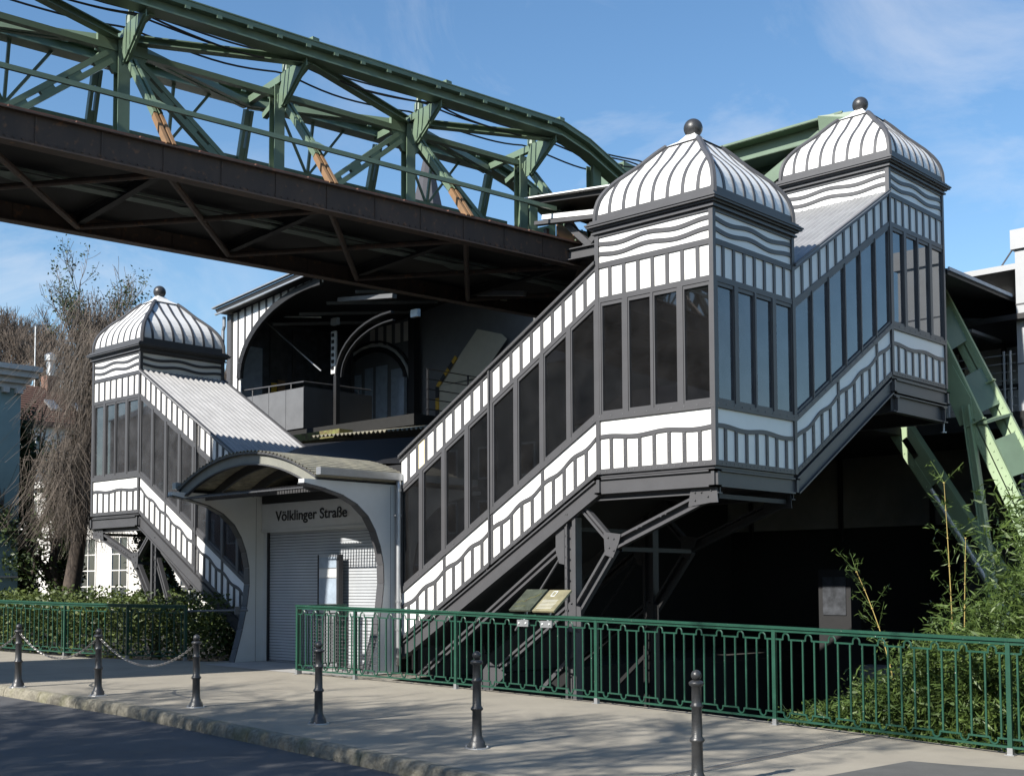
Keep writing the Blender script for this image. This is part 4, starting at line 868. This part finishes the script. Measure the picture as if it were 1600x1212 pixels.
def chain(a, b_, sag, label):
    a = V(a); b_ = V(b_); mb = MB(); L = (b_ - a).length * (1 + 2.67 * (sag / (b_ - a).length) ** 2); n = int(L / .036); prev = None
    f = lambda t: a.lerp(b_, t) - V((0, 0, sag * 4 * t * (1 - t)))
    for i in range(n):
        p = f((i + .5) / n); d = (f((i + 1) / n) - f(i / n)).normalized(); sx = d.cross(V((0, 0, 1))).normalized(); uz = sx.cross(d)
        e = sx if i % 2 else uz; ring = []
        for k in range(9):
            an = 2 * pi * k / 8; ring.append(p + d * cos(an) * .026 + e * sin(an) * .013)
        mb.tube(ring, .0048, 4, cap=False)
    return tag(mb.build('chain', M['chain'], None), label, 'chain', 'chains hanging between the bollards')
zc = lambda i: gz(bo[i][0]) + .74
chain((bo[1][0] - .04, bo[1][1], zc(1)), (bo[0][0] + .04, bo[0][1], zc(0)), .30, 'steel chain sagging between the leftmost and middle grey bollards')
chain((bo[2][0] - .04, bo[2][1], zc(2)), (bo[1][0] + .04, bo[1][1], zc(1)), .30, 'longest visible steel chain, left of the entrance, ending at the right chain bollard')
chain((bo[0][0] - .04, bo[0][1], zc(0)), (-10.0, -5.42, gz(-10) + .74), .30, 'steel chain running off the left edge of the picture')

# ------------------------------------------------------------------ green railings
def railing(label, posts, hh, nb, loc, group):
    T = thing('railing', label, 'railing', loc, group)
    hr = MB(); lo = MB()
    for i, (x, y, z) in enumerate(posts):
        b = MB(); b.box(x - .022, x + .022, y - .022, y + .022, z + .0, z + hh - .02); b.build('post', M['dgreen'], T)
        b = MB(); b.box(x - .045, x + .045, y - .045, y + .045, z - .0, z + .008); b.box(x - .026, x + .026, y - .026, y + .026, z, z + .07); b.build('post_base', M['steel'], T)
    for i in range(len(posts) - 1):
        a, c = V(posts[i]), V(posts[i + 1]); L = (c - a).length; n = nb if isinstance(nb, int) else nb[i]
        f = lambda t, z: a.lerp(c, t / L) + V((0, 0, z))
        hr.bar(f(-.02, hh), f(L + .02, hh), .075, .03); hr.bar(f(0, hh - .032), f(L, hh - .032), .035, .036)
        lo.bar(f(0, .075), f(L, .075), .03, .022)
        b = MB(); pitch = (L - .02) / n
        for k in range(n):
            c0 = .01 + pitch * (k + .5); u0 = c0 - pitch * .25; u1 = c0 + pitch * .25
            for u in (u0, u1): b.bar(f(u, .15), f(u, hh - .135), .018, .018)
            top = hh - .13; r = pitch * .135
            if k < n - 0:
                e0 = c0 - pitch / 2 if k else .0; e1 = c0 + pitch / 2 if k < n - 1 else L
                b.bar(f(e0, top), f(c0 - r, top), .016, .018); b.bar(f(c0 + r, top), f(e1, top), .016, .018)
                b.bar(f(e0, .15), f(c0 - r, .15), .016, .018); b.bar(f(c0 + r, .15), f(e1, .15), .016, .018)
            ring = [f(c0 - r * 1.0, top - .005)] + [f(c0 - r * cos(pi * q / 8), top + .012 + r * 1.05 * sin(pi * q / 8) + .012) for q in range(9)] + [f(c0 + r, top - .005)]
            b.tube(ring, .0105, 5)
            ring = [f(c0 - r, .155)] + [f(c0 - r * cos(pi * q / 8), .135 - r * 1.05 * sin(pi * q / 8)) for q in range(9)] + [f(c0 + r, .155)]
            b.tube(ring, .0105, 5)
        b.build('infill_panel', M['dgreen'], T)
    hr.build('handrail', M['dgreen'], T); lo.build('bottom_rail', M['dgreen'], T)
    return T
PP = [(9.8, -1.62), (7.0, -1.60), (4.28, -1.56), (1.54, -1.20), (-1.19, -.98), (-3.75, -.98), (-5.80, -1.12), (-7.10, -1.22)]
rl = railing('long green railing in front of the right stairs', [(x, y, gz(x)) for x, y in PP], 1.08, [9, 9, 9, 9, 9, 7, 5], (0, -1, .1), 'green street railings')
b = MB(); b.tube([(-7.1, -1.22, gz(-7) + .16), (-7.1, -.55, gz(-7) + .16)], .012, 5)
rl2 = railing('short return of the green railing running back towards the entrance', [(-7.12, -1.16, gz(-7)), (-7.05, -.30, gz(-7))], 1.08, [4], (-7.1, -.8, .2), 'green street railings')
rl3 = railing('green railing at the far left in front of the ivy hedge', [(x, y, gz(x)) for x, y in ((-24, -2.75), (-21.2, -2.72), (-18.4, -2.66), (-15.6, -2.45), (-13.0, -2.10), (-11.6, -1.62), (-10.6, -1.05))], .98, [9, 9, 9, 9, 5, 4], (-17, -2.5, .3), 'green street railings')
# mesh guard hung behind the railing by the entrance
mg = MB()
for i in range(16): z = .26 + i * .055; mg.bar((-6.95, -1.02, z), (-5.5, -.92, z), .006, .008)
for i in range(14): x = -6.95 + i * .11; mg.bar((x, -1.015 + i * .0075, .25), (x, -1.015 + i * .0075, 1.1), .006, .006)
tag(mg.build('wire_guard', M['grey'], None), 'dark wire mesh guard behind the railing left end', 'mesh guard')
# information boards
for i, (x, m_, lab, tl) in enumerate(((-2.42, 'plaqd', 'dark green tilted information board fixed to the railing, left one', .36), (-2.0, 'brass', 'pale brass tilted information board fixed to the railing, right one', .36))):
    T = thing('information_board', lab, 'information board', (x, -.95, gz(x) + 1.1), 'tilted boards on the railing')
    z = gz(x) + 1.13; b = MB(); b.hexa([(x - .19, -1.08, z), (x + .19, -1.08, z), (x + .19, -1.10, z + .02), (x - .19, -1.10, z + .02), (x - .19, -.72, z + .27), (x + .19, -.72, z + .27), (x + .19, -.735, z + .295), (x - .19, -.735, z + .295)]); b.build('plate', M[m_], T)
    b = MB(); b.bar((x, -1.0, z - .16), (x, -.92, z + .10), .03, .03); b.build('arm', M['steel'], T)
    b = MB(); b.box(x - .10, x + .10, -1.035, -1.012, z - .20, z - .11); b.build('clamp', M['steel'], T)
    b = MB()
    for q in (-.06, .06): b.ball((x + q, -1.037, z - .155), .016, 5)
    b.build('bolts', M['plate'], T)
    fr_ = MB(); n_ = 7
    Pt = lambda u, v, o=.003: V((x + u * .19, -1.10 + (v * .365), z + .02 + v * .275)) + V((0, -.6, .8)) * o
    if i == 0:
        pts = [Pt(u, v) for u, v in ((-.85, .35), (-.5, .45), (-.2, .4), (.1, .6), (.4, .62), (.8, .8))]; fr_.tube(pts, .004, 4); fr_.tube([Pt(u, v) for u, v in ((-.8, .18), (-.1, .2), (.3, .2))], .003, 4); fr_.build('route_lines', M['olive'], T)
    else:
        for k in range(n_): v = .12 + k * .065; fr_.bar(Pt(-.8, v), Pt(.6, v), .004, .004)
        fr_.bar(Pt(-.4, .7), Pt(-.05, .7), .01, .01); fr_.bar(Pt(-.4, .92), Pt(-.05, .92), .01, .01); fr_.bar(Pt(-.4, .7), Pt(-.4, .92), .01, .01); fr_.bar(Pt(-.05, .7), Pt(-.05, .92), .01, .01); fr_.build('engraving', M['plate'], T)

# ------------------------------------------------------------------ vegetation
rng = np.random.default_rng(11)
def leaves(name, centers, size, asp, m, parent=None, droop=0.0, upbias=0.0):
    """one small rhombus leaf per centre"""
    n = len(centers); c = np.asarray(centers); d = rng.normal(size=(n, 3)); d[:, 2] = d[:, 2] * .6 - droop; d /= np.linalg.norm(d, axis=1)[:, None]
    nn = rng.normal(size=(n, 3)); nn[:, 2] += upbias; s = np.cross(d, nn); s /= np.linalg.norm(s, axis=1)[:, None] + 1e-9
    L = size * rng.uniform(.6, 1.3, n)[:, None]; W = L * asp
    k = np.cross(s, d) * L * .12
    v = np.stack([c - d * L / 2, c + s * W / 2 + k * .5, c + d * L / 2 - k, c - s * W / 2 + k * .5], 1).reshape(-1, 3)
    if parent is not None: v = v - np.array(parent.location)
    me = bpy.data.meshes.new(name); me.vertices.add(4 * n); me.vertices.foreach_set('co', v.reshape(-1)); me.loops.add(4 * n); me.loops.foreach_set('vertex_index', np.arange(4 * n, dtype=np.int32))
    me.polygons.add(n); me.polygons.foreach_set('loop_start', np.arange(0, 4 * n, 4, dtype=np.int32)); me.polygons.foreach_set('loop_total', np.full(n, 4, dtype=np.int32)); me.update(); me.materials.append(m)
    o = bpy.data.objects.new(name, me); COL.objects.link(o); o.parent = parent; return o
def branches(rs, start, direc, length, rad, depth, out, spread=.55, ratio=.72, gnarl=.18, up=.08, minr=.004, kids=(2, 4)):
    pts = [V(start)]; d = V(direc).normalized(); n = 5; ends = []
    for i in range(n):
        d = (d + V((rs.uniform(-1, 1), rs.uniform(-1, 1), rs.uniform(-1, 1))) * gnarl + V((0, 0, up))).normalized(); pts.append(pts[-1] + d * length / n); ends.append((pts[-1].copy(), d.copy()))
    out.append((pts, rad, max(rad * ratio * .8, minr), depth))
    if depth <= 0: return
    for k in range(rs.randint(*kids)):
        i = rs.randint(1, n - 1); p, dd = ends[i]; q = V((rs.uniform(-1, 1), rs.uniform(-1, 1), rs.uniform(-.5, 1))).normalized()
        branches(rs, p, (dd + q * spread * 1.6), length * rs.uniform(.55, .85), max(rad * ratio * .75, minr), depth - 1, out, spread, ratio, gnarl, up, minr, kids)
    branches(rs, pts[-1], (d + V((rs.uniform(-.4, .4), rs.uniform(-.4, .4), .1))), length * .75, max(rad * ratio * .8, minr), depth - 1, out, spread, ratio, gnarl, up, minr, kids)
def tree_mesh(seed, h, rad, depth, kids=(2, 4), minr=.004, up=.08, spread=.55, d0=(0, 0, 1)):
    rs = random.Random(seed); out = []; branches(rs, (0, 0, 0), d0, h, rad, depth, out, minr=minr, kids=kids, up=up, spread=spread)
    tr, cr = MB(), MB()
    for pts, r, r2, dp in out: (tr if dp >= depth - 1 else cr).tube(pts, r, 7 if dp >= depth - 1 else 3, cap=False, r2=r2)
    return tr, cr, out
# ivy and hedge mass behind the left railing
def clump(n, x0, x1, yf, zf, dens=1.0):
    x = rng.uniform(x0, x1, n); f = rng.random(n); y0, y1 = yf; y = y0(x) + (y1 - y0(x)) * rng.random(n) ** 1.5
    top = zf(x, y); base = 0.02 * (4 - x) - .1; z = base + (top - base) * rng.random(n) ** .6; return np.stack([x, y, z], 1)
htop = lambda x, y: 1.42 + .10 * np.sin(x * 1.7) + .09 * np.sin(x * 4.3 + y) + .05 * np.sin(x * 9.1) + (y + 2) * .02
hy = lambda x: np.interp(x, [-40, -15, -12, -10.3], [-2.4, -2.2, -1.5, -.3])
hc = clump(52000, -34, -10.6, (hy, 1.2), htop)
tag(leaves('hedge', hc, .085, .6, M['hedge'], upbias=.7), 'low ivy hedge behind the left green railing', 'hedge', kind='stuff')
hc = clump(9000, -13.5, -9.95, (lambda x: np.full_like(x, .25), 3.4), lambda x, y: .95 + .25 * np.sin(x * 3 + y * 2))
tag(leaves('ground_ivy', hc, .075, .6, M['ivy'], upbias=.6), 'dark ground ivy below the left stair flight', 'ivy', kind='stuff')
# drooping bare tree behind the left tower
T = thing('weeping_tree', 'large bare weeping tree with hanging brown twigs left of the striped tower', 'tree', (-23.6, 3.6, .4))
rs = random.Random(3); tp = [V((-23.9, 3.6, .3)), V((-23.75, 3.6, 1.6)), V((-23.4, 3.6, 2.8)), V((-23.3, 3.7, 4.4)), V((-23.0, 3.7, 6.2)), V((-22.7, 3.7, 8.0))]
b = MB(); b.tube(tp, .28, 10, r2=.10); b.build('trunk', M['bark'], T, smooth=True)
tw = MB(); lb = MB(); tips = []; lim_ = lambda p: p.x > (-24.0 if p.z > 4.9 else -25.4)
for k in range(70):
    z = rs.uniform(3.6, 9.3); t_ = (z - 3.0) / 5.2; base = tp[3].lerp(tp[5], min(max((z - 4.4) / 3.6, 0), 1)); base.z = min(z, 8.0); a = rs.uniform(0, 2 * pi); rr = rs.uniform(.35, 1.0) * (1.85 if z < 7 else 1.9 - (z - 7) * .45)
    mid = base + V((cos(a) * rr * .5, sin(a) * rr * .5, rs.uniform(.3, .9))); end = base + V((cos(a) * rr, sin(a) * rr, rs.uniform(.2, .9) if z < 8 else rs.uniform(.5, 1.5)))
    lb.tube([base, mid, end], .045, 4, r2=.012); tips += [mid.lerp(end, q) for q in (.0, .2, .4, .6, .8, 1)] + [base.lerp(mid, q) for q in (.5, .8)]
lb.build('limbs', M['bark'], T)
for k in range(5200):
    p = V(rs.choice(tips)) + V((rs.gauss(0, .20), rs.gauss(0, .20), rs.gauss(0, .12))); L = rs.uniform(.5, 3.2); L = min(L, p.z - 1.9 - rs.random() * 1.2); n = 7; p.x += .25; q = [p]; dx, dy = rs.uniform(-.5, .5), rs.uniform(-.5, .5)
    if L < .3: continue
    for i in range(n): dx += rs.uniform(-.30, .30); dy += rs.uniform(-.30, .30); q.append(q[-1] + V((dx * L / n * .8, dy * L / n * .8, (-1 if i > 0 else .15) * L / n)))
    if all(lim_(v_) for v_ in q): tw.tube(q, .0062, 3, cap=False, r2=.003)
tw.build('hanging_twigs', M['twig'], T)
cr = MB(); out = []
for k in range(14):
    a = rs.uniform(0, 6.28); branches(rs, (tp[5] + V((cos(a) * .4, sin(a) * .4, rs.uniform(-.8, .4)))), (cos(a) * .5, sin(a) * .5, 1), rs.uniform(.6, 1.1), .03, 3, out, minr=.006, kids=(2, 3))
for pts, r, r2, dp in out: cr.tube(pts, r, 3, cap=False, r2=r2)
cr.build('crown', M['twig'], T)
lc = []
for pts, r, r2, dp in out:
    if dp <= 1 and pts[-1].z > 8.6 and rs.random() < .16:
        for i in range(20): lc.append(tuple(V(pts[-1]) + V((rs.gauss(0, .10), rs.gauss(0, .10), rs.gauss(0, .14)))))
if lc: leaves('evergreen_sprigs', lc, .085, .55, M['ivy'], T)
# ivy covered trees at the far left
def ivy_tree(label, x, y, h, rad, seed, spread=1.2):
    T = thing('ivy_tree', label, 'tree', (x, y, .4), 'ivy covered trees behind the left railing'); rs = random.Random(seed)
    tr, cr, out = tree_mesh(seed, h * .42, .20, 4, (2, 3), .008); off = V((x, y, .4))
    tr.v = [tuple(V(p) + off) for p in tr.v]; cr.v = [tuple(V(p) + off) for p in cr.v]
    tr.f = [f for f in tr.f if max(tr.v[k_][2] for k_ in f) < h + .9]; cr.f = [f for f in cr.f if max(cr.v[k_][2] for k_ in f) < h + .9 and abs(cr.v[f[0]][0] - x) < 1.7]
    tr.build('trunk', M['bark'], T, smooth=True); cr.build('crown', M['twig'], T); c = []
    for i in range(15000):
        z = rs.random() ** .85 * h; w_ = (rad + .35 * sin(i * .013) * (z / h)) * (1 - .45 * z / h) * (.75 + .25 * sin(z * 3.1 + seed)); a = rs.uniform(0, 6.28); c.append((x + cos(a) * w_ * rs.uniform(.6, 1.05), y + sin(a) * w_ * rs.uniform(.6, 1.05), .4 + z))
    for pts, r, r2, dp in out:
        if 1 <= dp < 4:
            for p in pts:
                if rs.random() < .5:
                    for i in range(16): c.append(tuple(V(p) + off + V((rs.gauss(0, .16), rs.gauss(0, .16), rs.gauss(0, .2) - .1))))
    leaves('ivy_cover', c, .115, .65, M['ivy'], T, droop=.3)
ivy_tree('ivy covered tree trunk nearest the left edge, mossy foot', -27.1, 3.6, 6.2, .75, 5)
ivy_tree('ivy covered tree behind the hanging twigs, second from the left edge', -25.7, 4.4, 5.0, .60, 9)
ivy_tree('dark bushy holly like tree beside the slanting trunk', -22.8, 5.8, 3.3, .85, 12)
# bamboo behind the right end of the railing
def lance(name, stems, m, parent=None, L=.135):
    c = []
    for pts in stems:
        for a, b_ in zip(pts, pts[1:]):
            for i in range(7): p = V(a).lerp(V(b_), random.random()); c.append((p.x + random.gauss(0, .055), p.y + random.gauss(0, .055), p.z + random.gauss(0, .03)))
    return leaves(name, c, L, .16, m, parent, droop=.25, upbias=.4)
stems = []; sm = MB()
for k in range(700):
    u = random.random(); x = 1.25 + 6.2 * u ** .8; y = random.uniform(-.95, 1.8) if x > 2 else random.uniform(-.8, .2); lim = np.interp(x, [1.2, 1.9, 2.5, 3.0, 3.5, 4.0, 7], [.06, .42, .85, 1.35, 2.1, 2.9, 3.4]) + y * .12
    h = lim * random.uniform(.30, 1.02); lean = V((random.uniform(-.40, .30), random.uniform(-.35, .3), 0)); z0 = -.5; p0 = V((x, y, z0)); pts = []
    for i in range(9): t_ = i / 8; pts.append(p0 + lean * t_ * t_ * h * .5 + V((0, 0, (h - z0) * t_ * (1 - .12 * t_ * t_))))
    sm.tube(pts, .0045, 3, cap=False, r2=.0015); stems.append(pts[2:])
    for j in range(6):
        q = pts[random.randint(2, 8)]; a = random.uniform(0, 6.28); tp_ = q + V((cos(a) * .22, sin(a) * .22, random.uniform(.0, .18))); stems.append([q, q.lerp(tp_, .5), tp_])
lv = lance('bamboo_thicket', stems, M['bamboo']); tag(lv, 'leafy green bamboo thicket behind the right end of the railing', 'bamboo', kind='stuff')
tag(sm.build('bamboo_stems', M['bamboo'], None), 'thin stems inside the bamboo thicket', 'bamboo stems', kind='stuff')
for i, (x, y, h, lab, ln) in enumerate(((2.95, .3, 2.75, 'tall thin bamboo cane rising left of the green pylon leg', -.05), (3.22, -.1, 2.1, 'yellow bamboo cane standing above the thicket', .04), (2.35, .2, 1.75, 'leaning bamboo shoot at the left edge of the thicket', -.35))):
    T = thing('bamboo_cane', lab, 'bamboo', (x, y, -.4)); pts = [V((x + ln * (t_ / 10) ** 2 * 1.5, y, -.4 + (h + .4) * t_ / 10)) for t_ in range(11)]
    b = MB(); b.tube(pts, .011, 6, r2=.003)
    for p in pts[2:]: b.lathe([(.013, -.006), (.013, .006)], tuple(p), 6)
    st_ = []; tb_ = MB()
    for p in pts[4:]:
        for j in range(3): a = random.uniform(0, 6.28); e = p + V((cos(a) * .25, sin(a) * .2, random.uniform(.1, .3))); st_.append([p, p.lerp(e, .5), e]); tb_.tube([p, e], .0025, 3, cap=False)
    b.build('stem', M['cane'], T); tb_.build('side_twigs', M['bamboo'], T); c = []
    for s_ in st_:
        for j in range(9): p = s_[0].lerp(s_[2], random.random() ** .6); c.append((p.x + random.gauss(0, .03), p.y + random.gauss(0, .03), p.z + random.gauss(0, .02)))
    leaves('leaves', c, .105, .13, M['bamboo'], T, droop=.2, upbias=.4)

# ------------------------------------------------------------------ background buildings
def window(T, x0, x1, z0, z1, y, nx=2, nz=2, fm='housewall', s=-1):
    f = MB(); f.box(x0 - .08, x1 + .08, y - .05, y + .02, z0 - .08, z0); f.box(x0 - .08, x1 + .08, y - .05, y + .02, z1, z1 + .08)
    f.box(x0 - .08, x0, y - .05, y + .02, z0, z1); f.box(x1, x1 + .08, y - .05, y + .02, z0, z1)
    for i in range(1, nx): x = x0 + (x1 - x0) * i / nx; f.box(x - .03, x + .03, y - .045, y + .02, z0, z1)
    for i in range(1, nz): z = z0 + (z1 - z0) * i / nz; f.box(x0, x1, y - .04, y + .02, z - .025, z + .025)
    fo = f.build('window', M[fm], T); MB().box(x0, x1, y - .012, y + .01, z0, z1).build('pane', M['winglass'], fo)
T = thing('house', 'white rendered house with brown tiled roof and skylights behind the bare trees', 'house', (-62, 28, 1))
b = MB(); b.box(-66, -58.3, 18.6, 40, 0, 11.0); b.extrude([(-66, 18.6, 11.0), (-58.3, 18.6, 11.0), (-62, 18.6, 13.2)], (0, 21.4, 0)); b.build('wall', M['housewall'], T)
b = MB(); b.extrude([(-57.9, 18.2, 10.75), (-57.9, 18.2, 10.95), (-62, 18.2, 13.6), (-66.4, 18.2, 10.95), (-66.4, 18.2, 10.75), (-62, 18.2, 13.4)], (0, 22, 0)); b.build('roof', M['clay'], T)
b = MB()
for i in range(16):
    f = i / 16; x = -57.9 - 4.1 * f; z = 10.95 + 2.65 * f; b.box(x - .04, x + .03, 18.15, 40.2, z - .02, z + .07)
b.build('tile_courses', M['clay'], T)
for y in (20.6, 22.3): b = MB(); b.hexa([(-59.2, y, 11.8), (-59.2, y + .6, 11.8), (-60.2, y + .6, 12.45), (-60.2, y, 12.45), (-59.15, y, 11.95), (-59.15, y + .6, 11.95), (-60.15, y + .6, 12.6), (-60.15, y, 12.6)]); b.build('skylight', M['steel'], T)
b = MB(); b.box(-62.4, -61.6, 21.5, 22.3, 13.2, 14.3); ch = b.build('chimney', M['clay'], T)
MB().lathe([(.25, 0), (.25, .9), (.36, .95), (.36, 1.3), (.12, 1.45)], (-62, 21.9, 14.3), 10).build('flue', M['steel'], ch)
b = MB(); b.tube([(-62, 20.9, 13.4), (-62, 20.9, 17.2)], .04, 5); b.build('mast', M['steel'], T)
for y in (19.2, 22.0, 25.0, 28.0, 31.0):
    for z in (8.4, 5.2, 2.2): f = MB(); f.box(-58.3, -58.22, y, y + 1.0, z, z + 1.6); fo = f.build('window', M['housewall'], T); MB().box(-58.22, -58.2, y + .1, y + .9, z + .1, z + 1.5).build('pane', M['winglass'], fo)
T = thing('villa', 'bright white villa front with tall paned windows glimpsed through the trees', 'house', (-44, 13, 1))
b = MB(); b.box(-57, -32, 16, 22, 0, 6.6); b.build('wall', M['housewall'], T)
b = MB(); b.box(-57.3, -31.7, 15.7, 22.3, 6.6, 6.9); b.build('cornice', M['housewall'], T)
b = MB(); b.box(-57.2, -31.8, 15.9, 22.2, 6.9, 7.2); b.build('roof', M['slate'], T)
for i in range(8): x = -55.4 + i * 2.9; window(T, x, x + 1.35, .9, 3.9, 16, 2, 4); window(T, x + .1, x + 1.25, 4.6, 6.0, 16, 2, 2)
T = thing('townhouse', 'pale teal building with white cornice cut off at the left edge', 'building', (-28, 0, 1))
b = MB(); b.box(-36, -26.2, -4, 3.2, 0, 7.6); b.build('wall', M['teal'], T)
for o, a, c in ((.10, 7.4, 7.55), (.22, 7.55, 7.72), (.36, 7.72, 7.9), (.45, 7.9, 8.05)): MB().box(-36, -26.2 + o, -4 - o, 3.2 + o, a, c).build('cornice', M['housewall'], T)
b = MB()
for i in range(18): y = -3.8 + i * .4; b.box(-26.2, -26.0, y, y + .18, 7.25, 7.4)
b.build('dentils', M['housewall'], T)
MB().extrude([(-36, -4.3, 8.05), (-26, -4.3, 8.05), (-28.5, -4.3, 8.35), (-36, -4.3, 8.6)], (0, 7.8, 0)).build('roof', M['slate'], T)
b = MB(); b.box(-26.2, -26.12, -4, 3.2, 3.3, 3.45); b.box(-26.2, -26.15, -4, 3.2, 1.9, 1.95); b.build('string_course', M['housewall'], T)
for i in range(2):
    y = 1.0 - i * 2.6; f = MB(); f.box(-26.2, -26.14, y, y + 1.0, 4.3, 6.3); fo = f.build('window', M['housewall'], T); MB().box(-26.14, -26.13, y + .1, y + .9, 4.4, 6.2).build('pane', M['winglass'], fo)
# church spire far off
T = thing('church_spire', 'distant dark slate church spire seen between the bridge posts', 'church tower', (-123, 110, 0))
b = MB(); b.box(-127, -119, 106, 114, 0, 50); b.build('tower', M['concrete'], T)
b = MB(); k = 8; c = (-123.3, 110.2); b.v = [(c[0] + 4.0 * cos(2 * pi * (i + .5) / k), c[1] + 4.0 * sin(2 * pi * (i + .5) / k), 50) for i in range(k)] + [(c[0] + .55 * cos(2 * pi * (i + .5) / k), c[1] + .55 * sin(2 * pi * (i + .5) / k), 65.2) for i in range(k)] + [(c[0], c[1], 66.2)]
b.f = [(i, (i + 1) % k, k + (i + 1) % k, k + i) for i in range(k)] + [(k + i, k + (i + 1) % k, 2 * k) for i in range(k)]; b.build('spire', M['slate'], T)
# hill with bare wood
hb = MB(); nx, ny = 26, 12
def hz_(u, v): return 22.0 * math.exp(-((u - .44) ** 2) / .12) * math.exp(-((v - .5) ** 2) / .10) - .6 + noise.noise(V((u * 5, v * 4, 1))) * 1.0
O_ = V((-104, 44, 0)); e1 = V((.731, .682, 0)); e2 = V((-.682, .731, 0))
def hp(u, v): p = O_ + e1 * (u - .5) * 130 + e2 * (v - .5) * 80; return (p.x, p.y, hz_(u, v))
for j in range(ny + 1):
    for i in range(nx + 1): hb.v.append(hp(i / nx, j / ny))
for j in range(ny):
    for i in range(nx): a = j * (nx + 1) + i; hb.f.append((a, a + 1, a + nx + 2, a + nx + 1))
struct(hb.build('hill', M['hill'], smooth=True))
protos = []
rs = random.Random(21); kinds = []
for sd_ in (31, 32, 33, 34):
    tr, cr, out = tree_mesh(sd_, 3.1, .20, 5, (2, 3), .022, up=.10, spread=.5); kinds.append((tr, cr))
hl = 'bare leafless tree in the wood on the distant hill'; first = {}
for i in range(170):
    u = rs.uniform(.30, .70); v = rs.uniform(.34, .52); p = hp(u, v); k = i % 4; sc_ = rs.uniform(.5, .8)
    if k not in first:
        T = thing('bare_tree', hl, 'tree', p, 'bare trees on the distant hill'); kinds[k][0].build('trunk', M['bark'], T, local=True); kinds[k][1].build('crown', M['hilltwig'], T, local=True); first[k] = T; T.rotation_euler = (0, 0, rs.uniform(0, 6)); T.scale = (sc_,) * 3
    else: copy_thing(first[k], p, None, rs.uniform(0, 6.28), sc_)
# street trees behind the camera, whose bare twigs shade the road
for i, (x, y, sd_, sc_) in enumerate(((.2, -17.6, 41, 1.0), (-2.2, -18.2, 42, .95))):
    tr, cr, out = tree_mesh(sd_, 3.7, .17, 5, (3, 5), .014, up=.0, spread=.85)
    for q_ in (tr, cr):
        n_ = len(q_.v)
        q_.v = [(a_, b_, c_ + 2.0) for a_, b_, c_ in q_.v]
    keep = lambda mb_: [f for f in mb_.f if all(mb_.v[k_][1] + y < -12.6 and mb_.v[k_][0] + x < 3.0 and mb_.v[k_][2] < 10.0 and (mb_.v[k_][2] > (6.4 if mb_.v[k_][0] + x < -1.8 else 4.4) or math.hypot(mb_.v[k_][0], mb_.v[k_][1]) < .9) for k_ in f)]  # crowns trimmed so the unseen trees shade only part of the road
    tr.f = keep(tr); cr.f = keep(cr); tr.tube([(0, 0, 0), (0, 0, 2.3)], .21, 10, r2=.17)
    T = thing('street_tree', ('bare street tree across the road, middle one', 'bare street tree across the road, left one', 'bare street tree across the road, right one', 'bare street tree set back behind the middle one')[i], 'tree', (x, y, gz(x) - .12), 'street trees across the road')
    tr.build('trunk', M['bark'], T, local=True, smooth=True); cr.build('crown', M['twig'], T, local=True)

# houses on the other side of the street, seen only as reflections in the stair glass
for i, (x0, x1, h, m_, lab) in enumerate(((-66, -50.2, 12.5, 'clay', 'tall brown brick terraced house far down the road'), (-50, -38.2, 12.0, 'posterb', 'dark grey terraced house far down the road'), (-38, -26.2, 11.5, 'concrete', 'grey terraced house between the far brick and white ones'), (-26, -15.2, 8.6, 'housewall', 'white rendered terraced house across the road, far left one'), (-15, -4.2, 9.4, 'clay', 'brown brick terraced house across the road, second from the left'), (-4, 6.8, 8.8, 'concrete', 'grey terraced house across the road behind the street trees'), (7, 17.8, 9.2, 'posterb', 'dark grey terraced house across the road, right end one'))):
    T = thing('terraced_house', lab, 'house', ((x0 + x1) / 2, -31, 0), 'terraced houses across the road')
    MB().box(x0, x1, -36, -28, -.2, h).build('wall', M[m_], T)
    MB().extrude([(x0, -27.7, h), (x0, -32, h + 2.0), (x0, -36.3, h)], (x1 - x0, 0, 0)).build('roof', M['slate'], T)
    for zz in (1.2, 4.1, 6.6):
        for k in range(int((x1 - x0) / 2.6)):
            x = x0 + 1.1 + k * 2.5; f = MB(); f.box(x, x + 1.1, -28, -27.95, zz, zz + 1.5); fo = f.build('window', M['plate'], T); MB().box(x + .08, x + 1.02, -27.95, -27.94, zz + .08, zz + 1.42).build('pane', M['winglass'], fo)
